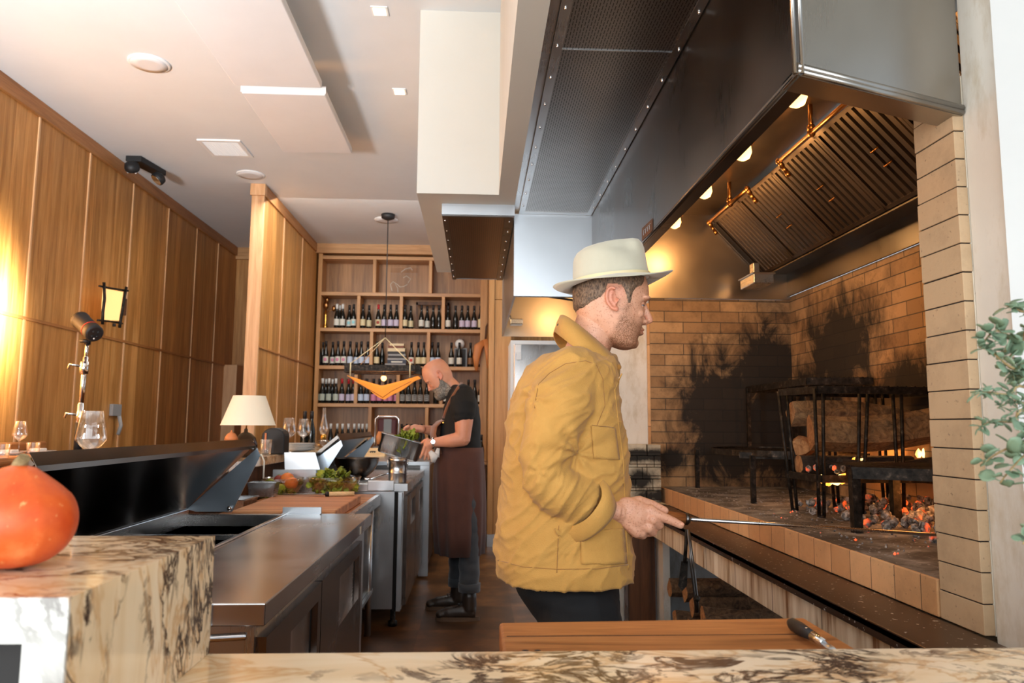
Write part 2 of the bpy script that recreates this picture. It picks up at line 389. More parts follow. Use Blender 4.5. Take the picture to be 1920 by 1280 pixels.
MAT['glass_amber'] = _glass('amber_tinted_glass', (.93, .87, .76, 1))
MAT['bottle'] = M('dark_bottle_glass', (.006, .007, .006, 1), .08).m
def _pumpkin():
    m = M('orange_pumpkin_skin', rough=.42); P = m.pos(); n = m.noise(P, 14, 6, .6); f = m.noise(P, 120, 3)
    c = m.ramp(n, [(.3, srgb(204, 70, 18)), (.55, srgb(226, 98, 38)), (.75, srgb(246, 146, 84))])
    c = m.mix(m.ramp(f, [(.66, (0, 0, 0)), (.74, (.6, .6, .6))]), c, srgb(250, 190, 120)); m.col(c); m.bump(f, .08, .002); return m.m
MAT['pumpkin'] = _pumpkin()
MAT['stem'] = _bark('dry_stem', srgb(130, 104, 66), srgb(190, 164, 116))
def _leaf(name, a, b):
    m = M(name, rough=.55); g = m.n('ObjectInfo'); n = m.noise(m.pos(), 16, 3)
    m.col(m.mix(n, a, b)); return m.m
MAT['leaf'] = _leaf('eucalyptus_leaf', srgb(70, 94, 68), srgb(142, 166, 138))
MAT['salad'] = _leaf('salad_leaves', srgb(70, 92, 20), srgb(176, 186, 60))
MAT['salad2'] = _leaf('red_salad_leaves', srgb(60, 24, 18), srgb(96, 100, 30))
MAT['cloth'] = _fab('white_cloth', (.8, .8, .78, 1), (.6, .6, .58))
for k, c in dict(lab_w=(214, 212, 200), lab_lilac=(196, 186, 208), lab_pink=(206, 130, 160), lab_cream=(216, 200, 158), lab_blue=(190, 204, 224), lab_cyan=(150, 210, 214),
                 lab_grey=(176, 184, 170), lab_brown=(120, 80, 48), lab_bw=(150, 150, 148), cap_w=(224, 224, 220), cap_r=(176, 24, 34), cap_k=(24, 18, 20), cap_y=(220, 200, 40),
                 red=(190, 60, 40), b_navy=(44, 52, 70), b_grey=(150, 150, 150), b_cream=(224, 204, 164), b_brown=(120, 60, 34), burgundy=(74, 22, 28), tan=(196, 122, 66),
                 orange=(236, 130, 60), green=(150, 170, 50), plum=(150, 60, 50), photo=(120, 130, 134), skyblue=(60, 90, 160), copper=(200, 120, 70), redclay=(150, 50, 30)).items():
    MAT[k] = M(k + '_surface', srgb(*c), .55).m

# ------------------------------------------------------------------ mesh building
BASE = {}
class MB:
    def __init__(s): s.v = []; s.f = []; s.mi = []; s.sm = []
    def add(s, vs, fs, mi=0, smooth=False):
        o = len(s.v); s.v += [Vector(v) for v in vs]
        for f in fs: s.f.append([i + o for i in f]); s.mi.append(mi); s.sm.append(smooth)
        return s
    def box(s, x0, x1, y0, y1, z0, z1, mi=0):
        vs = [(x, y, z) for z in (z0, z1) for y in (y0, y1) for x in (x0, x1)]
        return s.add(vs, [(0, 2, 3, 1), (4, 5, 7, 6), (0, 1, 5, 4), (2, 6, 7, 3), (0, 4, 6, 2), (1, 3, 7, 5)], mi)
    def prism(s, pts, vec, mi=0, smooth=False):
        n = len(pts); vec = Vector(vec); pts = [Vector(p) for p in pts]
        vs = pts + [p + vec for p in pts]
        nrm = sum(((pts[i] - pts[0]).cross(pts[(i + 1) % n] - pts[0]) for i in range(1, n - 1)), Vector())
        fs = [tuple(range(n)), tuple(range(2 * n - 1, n - 1, -1))] + [(i, i + n, (i + 1) % n + n, (i + 1) % n) for i in range(n)]
        if nrm.dot(vec) > 0: fs = [tuple(reversed(f)) for f in fs]
        return s.add(vs, fs, mi, smooth)
    def bar(s, p, q, w, h=None, mi=0, up=(0, 0, 1)):
        h = h or w; p = Vector(p); q = Vector(q); d = (q - p).normalized(); up = Vector(up)
        if abs(d.dot(up)) > .98: up = Vector((0, 1, 0))
        a = d.cross(up).normalized() * w / 2; b = a.cross(d).normalized() * h / 2
        return s.prism([p + a + b, p - a + b, p - a - b, p + a - b], q - p, mi)
    def loft(s, rings, mi=0, smooth=True, cap=True, closed=True):
        n = len(rings[0]); vs = [v for r in rings for v in r]; fs = []
        m = n if closed else n - 1
        for j in range(len(rings) - 1):
            for i in range(m):
                a = j * n + i; b = j * n + (i + 1) % n; fs.append((a, b, b + n, a + n))
        s.add(vs, fs, mi, smooth)
        if cap and closed:
            o = len(s.v) - len(vs)
            s.f.append([o + i for i in range(n)][::-1]); s.mi.append(mi); s.sm.append(False)
            s.f.append([o + (len(rings) - 1) * n + i for i in range(n)]); s.mi.append(mi); s.sm.append(False)
        return s
    def tube(s, pts, r, n=10, mi=0, flat=1.0, cap=True, up=(0, 1, 0)):
        pts = [Vector(p) for p in pts]; rs = r if isinstance(r, (list, tuple)) else [r] * len(pts)
        rings = []; A = None
        for i, p in enumerate(pts):
            d = (pts[min(i + 1, len(pts) - 1)] - pts[max(i - 1, 0)]).normalized()
            if A is None:
                u = Vector(up)
                if abs(u.dot(d)) > .95: u = Vector((1, 0, 0))
                A = d.cross(u).normalized()
            A = (A - A.dot(d) * d).normalized(); B = d.cross(A)
            rings.append([p + A * rs[i] * math.cos(t) + B * rs[i] * flat * math.sin(t) for t in [2 * PI * k / n for k in range(n)]])
        return s.loft(rings, mi, True, cap)
    def lathe(s, prof, c=(0, 0, 0), n=24, mi=0, mat=None, cap=True, squash=1.0):
        mat = mat or Matrix.Identity(3); c = Vector(c)
        rings = [[c + mat @ Vector((r * math.cos(2 * PI * k / n), r * squash * math.sin(2 * PI * k / n), z)) for k in range(n)] for r, z in prof]
        return s.loft(rings, mi, True, cap)
    def ball(s, c, r, n=16, mi=0, rot=None):
        r = r if isinstance(r, (list, tuple)) else (r, r, r); rot = rot or Matrix.Identity(3); c = Vector(c); rings = []
        for j in range(n // 2 + 1):
            a = PI * min(max(j / (n // 2), .02), .98) - PI / 2
            rings.append([c + rot @ Vector((r[0] * math.cos(a) * math.cos(2 * PI * k / n), r[1] * math.cos(a) * math.sin(2 * PI * k / n), r[2] * math.sin(a))) for k in range(n)])
        return s.loft(rings, mi)
    def sheet(s, P, th, mi=0, smooth=True):
        # grid of points P[j][i] thickened along -normal by th
        J, I = len(P), len(P[0]); P = [[Vector(p) for p in r] for r in P]; Q = []
        for j in range(J):
            r = []
            for i in range(I):
                du = P[j][min(i + 1, I - 1)] - P[j][max(i - 1, 0)]; dv = P[min(j + 1, J - 1)][i] - P[max(j - 1, 0)][i]
                r.append(P[j][i] - du.cross(dv).normalized() * th)
            Q.append(r)
        vs = [p for r in P for p in r] + [p for r in Q for p in r]; N = I * J; fs = []
        for j in range(J - 1):
            for i in range(I - 1):
                a = j * I + i; fs.append((a, a + 1, a + 1 + I, a + I)); fs.append((a + N, a + I + N, a + 1 + I + N, a + 1 + N))
        for i in range(I - 1):
            fs.append((i, i + N, i + 1 + N, i + 1)); a = (J - 1) * I + i; fs.append((a, a + 1, a + 1 + N, a + N))
        for j in range(J - 1):
            a = j * I; fs.append((a, a + I, a + I + N, a + N)); a = j * I + I - 1; fs.append((a, a + N, a + I + N, a + I))
        return s.add(vs, fs, mi, smooth)
    def build(s, name, mats, parent=None, bevel=0, smooth=None, base=None, weld=False):
        if not isinstance(mats, (list, tuple)): mats = [mats]
        me = bpy.data.meshes.new(name)
        if parent is not None: b = BASE[parent.name]
        elif base is not None: b = Vector(base)
        else:
            xs = [v.x for v in s.v]; ys = [v.y for v in s.v]; b = Vector(((min(xs) + max(xs)) / 2, (min(ys) + max(ys)) / 2, min(v.z for v in s.v)))
        me.from_pydata([v - b for v in s.v], [], s.f)
        me.polygons.foreach_set('material_index', s.mi)
        me.polygons.foreach_set('use_smooth', s.sm if smooth is None else [smooth] * len(s.f))
        for m in mats: me.materials.append(MAT[m] if isinstance(m, str) else m)
        me.update()
        o = bpy.data.objects.new(name, me); COL.objects.link(o); BASE[o.name] = b
        if parent is not None: o.parent = parent
        else: o.location = b
        if bevel:
            md = o.modifiers.new('bevel', 'BEVEL'); md.width = bevel; md.segments = 2; md.limit_method = 'ANGLE'; md.angle_limit = .7
        return o
def thing(name, base, label, cat, group=None):
    o = bpy.data.objects.new(name, None); COL.objects.link(o); o.location = base; o.empty_display_size = .05
    BASE[o.name] = Vector(base); return tag(o, label, cat, group)
def tag(o, label, cat, group=None, kind=None):
    o['label'] = label; o['category'] = cat
    if group: o['group'] = group
    if kind: o['kind'] = kind
    return o
def struct(o): o['kind'] = 'structure'; return o
def copy_tree(o, parent=None):
    c = o.copy(); COL.objects.link(c); c.parent = parent
    for ch in list(o.children): copy_tree(ch, c)
    return c
def dup(o, loc, label, rz=0, group=None):
    c = copy_tree(o); c.location = loc; c.rotation_euler = (0, 0, rz); c['label'] = label
    if group: c['group'] = group
    return c

# ================================================================== THE ROOM
XL, YB, ZC = -3.105, 9.6, 3.55
struct(MB().box(-3.3, 2.6, -3.2, 9.9, -.1, 0).build('floor', 'floor'))
struct(MB().box(-3.3, 2.6, -3.2, 9.9, ZC, ZC + .1).build('ceiling', 'ceiling'))
struct(MB().box(XL - .12, XL, -3.2, YB + .1, 0, ZC).build('wall_left', 'panel'))
struct(MB().box(XL, 2.5, YB, YB + .1, 0, ZC).build('wall_back', 'panel_x'))
b = MB(); b.box(XL, XL + .022, 2, YB, 3.44, ZC)
struct(b.build('trim_1', 'oak_trim', bevel=.003))
b = MB(); b.box(XL, XL + .012, 2, YB, 2.0, 2.02)
struct(b.build('trim_2', 'oak_trim'))
for i, y in enumerate((3.8, 4.5, 5.217, 5.916, 6.677, 7.451, 8.214, 8.902)):
    struct(MB().box(XL, XL + .009, y - .008, y + .008, 0, 3.44).build('trim_%d' % (3 + i), 'oak_light'))
struct(MB().box(XL, -2.1, YB - .05, YB, 3.4, ZC).box(-2.1, .2, 9.25, YB, 3.43, ZC).build('trim_20', 'shelf_wood'))
struct(MB().box(XL, XL + .16, 9.3, YB, 0, 2.02).box(XL + .25, -2.62, 9.4, YB, 0, 2.02).build('trim_21', 'oak_light', bevel=.004))
# wood partition between the dining side and the back shelves
struct(MB().box(-2.13, -2.03, 6.98, YB, 0, 3.5).build('wall_partition', 'panel'))
b = MB(); b.box(-2.14, -2.02, 6.95, 6.985, 0, 3.44); b.box(-2.15, -2.01, 6.93, 7.0, 3.44, ZC)
struct(b.build('trim_22', 'oak_light', bevel=.004))
b = MB(); b.box(-2.03, -2.012, 6.985, YB, 3.44, ZC); b.box(-2.03, -2.018, 6.985, YB, 2.0, 2.018)
struct(b.build('trim_23', 'oak_trim', bevel=.003))
for i, y in enumerate((7.72, 8.55)):
    struct(MB().box(-2.03, -2.021, y - .007, y + .007, 0, 3.44).build('trim_%d' % (24 + i), 'oak_light'))
# dropped drywall beam
struct(MB().box(.106, .2, .2, 3.87, 2.522, ZC).box(-.33, .2, 3.87, 5.93, 2.522, ZC).build('trim_30', 'soffit'))
struct(MB().box(.2, 2.1, .2, 4.7, 2.66, ZC).build('trim_31', 'soffit'))  # unseen box added above the hood to block light
# right side plaster
struct(MB().box(1.135, 2.2, 1.5, 1.63, 0, ZC).build('wall_right', 'plaster'))
b = MB(); b.prism([(1.12, 1.5, 0), (2.4, 1.3, 0), (2.4, 1.5, 0)], (0, 0, ZC))
struct(b.build('wall_front_right', 'plaster_w'))
struct(MB().box(.75, 1.068, 4.56, 4.9, 0, 2.62).build('wall_column', 'plaster'))
struct(MB().box(1.06, 2.0, 4.5, 4.56, 0, .72).build('wall_under_hearth', 'grey_plaster'))
# firebrick walls
struct(MB().box(1.065, 1.95, 4.53, 4.65, HZ, 2.09).build('wall_hearth_end', 'brick_back'))
struct(MB().box(1.95, 2.07, 1.63, 4.65, HZ, 2.11).build('wall_hearth_long', 'brick_side'))
struct(MB().box(1.05, 1.068, 4.54, 4.66, HZ, 2.06).build('trim_32', 'brick_edge'))
# pillar of stacked bricks at the near end of the hearth, each course slightly rough
b = MB()
z = .852; k = 0
while z < 2.13:
    h = min(.0645, 2.135 - z); j = random.uniform(-.0015, .0015)
    b.box(1.11 + j, 1.135, 1.634 + j, 1.79 + random.uniform(-.003, .003), z, z + h); z += .0672; k += 1
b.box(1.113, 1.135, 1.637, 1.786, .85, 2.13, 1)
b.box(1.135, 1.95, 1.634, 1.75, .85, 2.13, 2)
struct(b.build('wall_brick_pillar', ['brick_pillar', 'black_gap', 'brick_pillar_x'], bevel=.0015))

# ------------------------------------------------------------------ hearth, lintel, steel shelf
T = thing('hearth', (1.5, 3.1, .85), 'raised brick hearth under the big steel hood, ash on top', 'hearth')
MB().box(1.115, 1.95, 1.79, 4.53, .852, HZ).build('hearth_floor', 'hearth_floor', T)
MB().box(1.106, 1.116, 1.792, 4.53, .852, HZ + .001).build('brick_edge', 'brick_edge', T, bevel=.003)
tag(MB().box(.95, 1.9, 1.3, 4.5, .715, .832).build('stone_lintel', 'drip', bevel=.004), 'long pale drip-stained stone beam below the brown steel shelf', 'beam')
b = MB(); b.box(.925, 1.106, 1.216, 4.38, .833, .850); b.box(.925, .931, 1.216, 4.38, .818, .852)
tag(b.build('steel_ledge', 'tray', bevel=.002), 'long brown steel shelf running along the front of the hearth', 'shelf')
tag(MB().box(1.066, 1.105, 4.3, 4.45, 0, .714).build('support_post', 'plaster'), 'narrow whitewashed post holding the stone beam', 'post')
tag(MB().box(.89, 1.045, 4.4, 4.44, 0, .83).build('plank', 'darkwood', bevel=.003), 'rusty brown upright wooden panel beside the log store', 'panel')
tag(MB().box(.86, .884, 4.4, 4.42, 0, .86).build('metal_strip', 'steel_z'), 'pale upright metal strip behind the man in yellow', 'strip')
b = MB()
rows = [(.86, [0, .12, .21]), (.928, [0, .06, .16, .21]), (.996, [0, .10, .21]), (1.063, [0, .07, .17, .21]), (1.13, [0, .13, .21])]
for z, xs in rows:
    for i in range(len(xs) - 1):
        b.box(.875 + xs[i] + .001, .875 + xs[i + 1] - .002, 4.38 + random.uniform(-.004, .004), 4.53, z, z + .064)
tag(b.build('brick_stub', 'brick_stub', bevel=.003), 'short stack of sooty whitewashed bricks beside the hearth', 'bricks')

# ------------------------------------------------------------------ big fireplace hood
HF = .656
T = thing('extraction_hood', (1.3, 3.0, 2.03), 'large dark steel hood over the brick fireplace', 'hood')
b = MB()
b.box(HF, HF + .01, 1.45, 4.2, 2.045, 2.66)
b.box(HF, HF + .052, 1.47, 4.2, 2.030, 2.045)
b.tube([(HF + .008, 1.45, 2.036), (HF + .008, 4.2, 2.036)], .009, 8)
b.build('front_panel', 'steel_dark', T)
b = MB(); b.prism([(HF, 1.452, 2.03), (1.13, 1.63, 2.03), (1.13, 1.64, 2.03), (HF, 1.462, 2.03)], (0, 0, .9))
b.prism([(HF, 1.452, 2.028), (1.13, 1.63, 2.028), (1.13, 1.70, 2.028), (HF, 1.522, 2.028)], (0, 0, .014))
b.tube([(HF, 1.450, 2.046), (1.13, 1.628, 2.046)], .008, 8); b.tube([(HF, 1.450, 2.036), (1.13, 1.628, 2.036)], .007, 8)
b.tube([(HF - .003, 1.450, 2.03), (HF - .003, 1.45, 2.66)], .005, 8); b.tube([(HF + .012, 1.450, 2.03), (HF + .012, 1.45, 2.66)], .005, 8)
b.build('end_panel', 'steel_end', T)
b = MB(); b.box(HF + .01, 1.95, 1.66, 4.53, 2.62, 2.64)
b.box(HF + .01, 1.95, 4.515, 4.528, 2.09, 2.62)
b.box(HF + .0105, HF + .0125, 1.5, 4.5, 2.06, 2.62)
b.build('interior', 'hood_in', T)
# filter bank
xa, za, xb_, zb = 1.486, 2.595, 1.80, 2.262
ux, uz = (xb_ - xa), (zb - za); L = math.hypot(ux, uz); ux /= L; uz /= L; nx, nz = uz, -ux  # points down towards the hood front
y = 1.66; nf = 0
while y < 4.45:
    y1 = min(y + .478, 4.50); fb = MB()
    P = lambda t, d, yy: (xa + ux * t * L + nx * d, yy, za + uz * t * L + nz * d)
    for k in range(9):
        c0 = y + .02 + (y1 - y - .04) * (k + .12) / 9; c1 = y + .02 + (y1 - y - .04) * (k + .80) / 9
        fb.prism([P(.03, 0, c0), P(.97, 0, c0), P(.97, .022, c0 + .006), P(.03, .022, c0 + .006)], (0, c1 - c0 - .006, 0))
    for t0, t1 in ((0, .04), (.96, 1)):
        fb.prism([P(t0, 0, y), P(t1, 0, y), P(t1, .026, y), P(t0, .026, y)], (0, y1 - y, 0))
    for c0 in (y, y1 - .016):
        fb.prism([P(0, 0, c0), P(1, 0, c0), P(1, .026, c0), P(0, .026, c0)], (0, .016, 0))
    fb.prism([P(0, -.012, y), P(1, -.012, y), P(1, -.004, y), P(0, -.004, y)], (0, y1 - y, 0), 1)
    fo = fb.build('baffle_filter', ['filter', 'black_gap'], T)
    if 0 < nf < 5:
        for t in (.45, .62):
            a = P(t, .03, (y + y1) / 2 - .03); c = P(t, .03, (y + y1) / 2 + .03); m_ = P(t, .05, (y + y1) / 2)
            MB().tube([a, m_, c], .004, 6).build('filter_handle', 'brass', fo)
    y = y1 + .002; nf += 1
b = MB(); b.box(1.79, 1.94, 1.66, 4.52, 2.25, 2.262); b.box(1.93, 1.945, 1.66, 4.52, 2.11, 2.255); b.box(1.79, 1.80, 1.66, 4.52, 2.235, 2.27)
b.prism([P(0, -.02, 4.49), P(1, -.02, 4.49), P(1, .05, 4.49), P(0, .05, 4.49)], (0, .02, 0))
b.build('grease_gutter', 'steel_dark', T)
b = MB(); b.box(1.60, 1.72, 4.20, 4.42, 2.13, 2.19); b.box(1.59, 1.73, 4.19, 4.43, 2.185, 2.195); b.box(1.63, 1.67, 4.28, 4.34, 2.19, 2.27); b.build('grease_cup', 'steel', T, bevel=.006)
# brass sprinkler piping
def pipe(pts, r=.010): return MB().tube(pts, r, 10)
for y0, y1, drop in ((3.62, 4.25, 3.88), (2.3, 3.22, 2.89)):
    px_, pz_ = 1.36, 2.50
    b = pipe([(px_, y0, pz_), (px_, y1, pz_)]); b.tube([(px_, drop, pz_), (px_, drop, 2.62)], .010, 10)
    b.ball((px_, drop, pz_), .018, 10); b.ball((px_, y0, pz_), .016, 10); b.ball((px_, y1, pz_), .016, 10)
    b.lathe([(.016, 0), (.016, .02)], (px_, drop, pz_ + .012), 10)
    pp = b.build('brass_pipe', 'brass', T)
    for yy in (y0, y1):
        b = MB(); d = Vector((.55, .0, -.83)); p = Vector((px_, yy, pz_))
        for a, c, r in ((0, .03, .012), (.03, .06, .009), (.06, .085, .011)): b.tube([p + d * a, p + d * c], r, 10)
        b.build('nozzle', 'copper' if False else 'brass', pp)
for D in (2.5, 3.04, 3.58, 4.15):
    b = MB(); b.lathe([(.010, -.045), (.028, -.035), (.037, -.012), (.034, .015), (.018, .04)], (1.128, D, 2.478), 16)
    o = b.build('bulb', 'bulb', T)
    b = MB(); b.lathe([(.05, .03), (.052, .06), (.03, .12)], (1.128, D, 2.478), 16); b.build('bulb_fitting', 'brass', o)
b = MB(); b.prism([pX(1204, 452, HF - .001), pX(1204, 428, HF - .001), pX(1224, 409, HF - .001), pX(1224, 432, HF - .001)], (-.001, 0, 0))
mp = b.build('maker_plate', 'darkwood', T)
for i in range(4):
    b = MB(); a = pX(1207 + i * 3.6, 441 - i * 3.6, HF - .0025); c = pX(1207 + i * 3.6, 432 - i * 3.6, HF - .0025); b.bar(a, c, .004, .002)
    b.bar(c, pX(1209.4 + i * 3.6, 430 - i * 3.6, HF - .0025), .004, .002); b.build('plate_letter', 'b_grey', mp)
# perforated air supply panel above the cook
T = thing('perforated_vent', (.44, 2.7, 2.5), 'long perforated steel vent panel above the man in yellow', 'vent')
MB().box(.262, .626, .8, 4.165, 2.520, 2.526).build('perforated_sheet', 'perf', T)
b = MB(); b.box(.232, .264, .8, 4.195, 2.514, 2.522); b.box(.624, HF - .004, .8, 4.195, 2.514, 2.522); b.box(.264, .624, 4.16, 4.195, 2.514, 2.522)
b.box(.2, .232, .8, 4.195, 2.53, 2.545)
f = b.build('frame', 'steel', T)
y = .95
while y < 4.2:
    for x in (.247, .642): MB().ball((x, y, 2.512), .005, 8).build('screw', 'chrome', f)
    y += .22
MB().box(.262, .626, 2.30, 2.304, 2.518, 2.5195).build('sheet_joint', 'steel', T)
# rear hood
T = thing('rear_hood', (.6, 5.2, 2.035), 'pale steel end box of the second hood behind the cook', 'hood')
b = MB(); b.box(.205, HF + .012, 4.2, 4.212, 2.035, 2.514); b.box(.205, .217, 4.212, 6.16, 2.035, 2.514); b.box(.217, HF + .012, 4.212, 4.24, 2.035, 2.045); b.build('shell', 'steel_bright', T)
b = MB(); b.box(.217, 1.3, 6.15, 6.16, 2.035, 2.6); b.box(.217, 1.3, 4.7, 6.15, 2.6, 2.61)
b.build('interior', 'hood_in', T)
b = MB(); p = pd(967, 605, 6.0); b.box(p.x - .05, p.x + .05, 5.85, 5.98, p.z - .03, p.z + .012); b.tube([p + Vector((-.03, .05, .01)), p + Vector((-.07, .1, .13))], .012, 8)
b.build('grease_cup', 'steel', T, bevel=.005)
b = MB(); b.tube([pd(1030, 556, 5.0), pd(1085, 564, 5.0)], .008, 8); b.build('gas_strut', 'black', T)
# brown perforated vent under the beam
T = thing('ceiling_vent_box', (0, 5, 2.46), 'brown perforated vent box hanging under the cream beam', 'vent')
b = MB(); b.box(-.205, .2, 4.05, 4.06, 2.462, 2.522); b.box(-.205, -.195, 4.06, 5.9, 2.462, 2.522); b.box(.19, .2, 4.06, 5.9, 2.462, 2.522); b.box(-.205, .2, 5.89, 5.9, 2.462, 2.522)
b.build('casing', 'steel_bright', T)
MB().box(-.175, .15, 4.09, 5.86, 2.460, 2.466).build('perforated_sheet', 'perf2', T)
b = MB(); b.box(-.204, -.173, 4.06, 5.89, 2.455, 2.462); b.box(.148, .199, 4.06, 5.89, 2.455, 2.462); b.box(-.173, .148, 4.06, 4.09, 2.455, 2.462)
f = b.build('frame', 'steel_dark', T)
for i in range(8):
    for x in (-.19, .175): MB().ball((x, 4.15 + i * .23, 2.454), .005, 8).build('screw', 'chrome', f)

# ------------------------------------------------------------------ ceiling fittings
def downlight(p, lab):
    T = thing('downlight', p, lab, 'light', 'recessed ceiling lights')
    MB().box(p[0] - .045, p[0] + .045, p[1] - .045, p[1] + .045, ZC - .006, ZC).build('trim_plate', 'white', T)
    MB().box(p[0] - .033, p[0] + .033, p[1] - .033, p[1] + .033, ZC - .009, ZC - .006).build('lens', 'downlight', T)
downlight((-.554, 3.889, ZC - .009), 'small square lit ceiling light at the top of the picture')
downlight((-.547, 4.881, ZC - .009), 'small square lit ceiling light lower beside the cream beam')
def speaker(p, r, lab):
    T = thing('ceiling_speaker', (p[0], p[1], ZC - .012), lab, 'speaker', 'round ceiling speakers')
    MB().lathe([(r, 0), (r, -.008), (r * .9, -.012)], (p[0], p[1], ZC), 40).build('rim', 'white', T)
    MB().lathe([(r * .88, 0), (r * .88, -.013), (r * .5, -.016)], (p[0], p[1], ZC), 40).build('grille', 'acoustic', T)
speaker((-2.08, 4.574), .125, 'round white ceiling speaker above the oak wall, nearest the front')
speaker((-2.074, 6.678), .125, 'round white ceiling speaker just before the oak partition')
speaker((-1.02, 8.11), .13, 'round white ceiling speaker beside the pendant cord')
T = thing('ceiling_grille', (-2.08, 6.02, ZC - .02), 'white rectangular air grille in the ceiling', 'vent')
b = MB(); b.box(-2.25, -1.91, 5.84, 5.87, ZC - .012, ZC); b.box(-2.25, -1.91, 6.17, 6.2, ZC - .012, ZC); b.box(-2.25, -2.22, 5.87, 6.17, ZC - .012, ZC); b.box(-1.94, -1.91, 5.87, 6.17, ZC - .012, ZC)
b.build('frame', 'white', T)
b = MB()
for i in range(15): b.box(-2.22, -1.94, 5.88 + i * .02, 5.886 + i * .02, ZC - .012, ZC - .002)
for i in range(14): b.box(-2.21 + i * .02, -2.206 + i * .02, 5.87, 6.17, ZC - .010, ZC - .002)
b.box(-2.22, -1.94, 5.87, 6.17, ZC - .0015, ZC, 1); b.build('slats', ['white', 'b_grey'], T)
def emergency():
    T = thing('emergency_light', (-2.9, 6.38, 3.4), 'black twin-head emergency light on the ceiling above the oak wall', 'emergency light')
    b = MB(); b.prism([(-2.99, 6.25, ZC), (-2.86, 6.25, ZC), (-2.80, 6.62, ZC), (-2.90, 6.62, ZC)], (0, 0, -.05)); b.build('housing', 'black', T, bevel=.006)
    rot = Euler((.9, 0, .2)).to_matrix()
    for c, fac in ((Vector((-2.925, 6.24, 3.44)), 1), (Vector((-2.80, 6.46, 3.42)), 0)):
        b = MB(); rr = rot if fac else Euler((.2, .7, 1.0)).to_matrix()
        b.lathe([(.028, .05), (.055, .03), (.06, -.005), (.056, -.02)], c, 20, mat=rr); h = b.build('lamp_head', 'black', T)
        b = MB(); b.lathe([(.05, -.021), (.05, -.024)], c, 20, mat=rr); b.build('reflector', 'chrome', h)
        if fac:
            for i in range(3):
                for j in range(3):
                    MB().ball(c + rr @ Vector(((i - 1) * .03, (j - 1) * .03, -.027)), .010, 8).build('led', 'white', h)
    MB().ball((-2.83, 6.55, 3.498), .006, 8).build('indicator', 'led', T)
emergency()
def apanel(x0, x1, y0, y1, z, lab):
    T = thing('acoustic_panel', ((x0 + x1) / 2, (y0 + y1) / 2, z), lab, 'ceiling panel')
    MB().box(x0, x1, y0, y1, z, z + .05).build('panel', 'acoustic', T, bevel=.006)
    b = MB(); b.box(x0 - .004, x1 + .004, y0 - .006, y0, z + .006, z + .056); b.build('edge_channel', 'white', T)
    for x in (x0 + .08, x1 - .08):
        for y in (y0 + .12, y1 - .12): MB().tube([(x, y, z + .05), (x, y, ZC)], .004, 6).build('hanger', 'chrome', T)
apanel(-1.52, -.985, 3.0, 4.50, 3.38, 'white felt ceiling panel reaching the top edge of the picture')
apanel(-1.51, -.985, 4.60, 5.63, 3.38, 'white felt ceiling panel behind the other, ending mid-ceiling')

# ================================================================== BACK SHELVES
YS = 9.3
T = thing('wall_shelving', (-.97, 9.45, 0), 'built-in oak wine shelving covering the back wall', 'shelving')
def zrow(y): return pd(750, y, YS).z
ZR = [zrow(v) for v in (484, 552, 619, 689.5, 760)] + [.98]
xl, xr = -2.0, .085
for a_, c_ in ((xl, xl + .05), (xr - .05, xr + .04)): MB().box(a_, c_, YS, YB, 0, 3.44).build('side_panel', 'column', T, bevel=.003)
for z in ZR: MB().box(xl + .05, xr - .05, YS, YB - .012, z - .022, z + .022).build('shelf', 'shelf_wood', T, bevel=.003)
MB().box(xl + .05, xr - .05, YB - .012, YB, 0, 3.44).build('back_panel', 'shelf_back', T)
ROWX = [(702, 807), (672, 752, 831), (696, 803), (667, 746, 827), (693, 800)]
for r, xs in enumerate(ROWX):
    for x in xs:
        yy = (518, 585, 655, 725, 790)[r]; X = pd(x, yy, YS).x
        MB().box(X - .02, X + .02, YS, YB - .012, ZR[r + 1] + .022, ZR[r] - .022).build('divider', 'column', T, bevel=.002)
MB().box(xl + .05, xr - .05, YS + .01, YS + .03, 0, .94).build('base_door', 'column', T)

# bottles
def bottle_proto(kind, lab, cap, burg=True):
    T = thing('wine_bottle', (0, 0, -5), '', 'bottle', 'wine bottles on the back wall shelves')
    pr = [(.031, 0), (.034, .006), (.034, .13), (.031, .155), (.022, .195), (.015, .225), (.0145, .295), (.0155, .297), (.0155, .305)] if burg else \
         [(.031, 0), (.034, .006), (.034, .185), (.031, .205), (.016, .225), (.0145, .24), (.0145, .295), (.0155, .297), (.0155, .305)]
    MB().lathe(pr, (0, 0, -5), 14).build('glass_body', 'bottle', T)
    if lab:
        b = MB(); n = 9; lo, hi = (.035, .115) if lab != 'lab_tall' else (.03, .135)
        rg = [[Vector((.0346 * math.cos(a), .0346 * math.sin(a), -5 + z)) for a in [-PI / 2 - 1.35 + 2.7 * i / n for i in range(n + 1)]] for z in (lo, hi)]
        b.loft(rg, cap=False, closed=False); L = b.build('paper_label', lab if lab != 'lab_tall' else 'lab_cream', T)
        if kind in ('pink circle', 'teal print', 'red print', 'dark picture'):
            mm = {'pink circle': 'lab_pink', 'teal print': 'lab_cyan', 'red print': 'red', 'dark picture': 'redclay'}[kind]
            MB().ball((0, -.0335, -5 + .076), (.019, .003, .022), 12).build('label_print', mm, L)
        if lab == 'lab_bw':
            for z in (.055, .08, .1): MB().box(-.018, .018, -.0355, -.0290, -5 + z, -5 + z + .008).build('label_print', 'cap_k', L)
    if cap: MB().lathe([(.0158, .245), (.0158, .3055), (.013, .308)], (0, 0, -5), 12).build('foil_cap', cap, T)
    return T
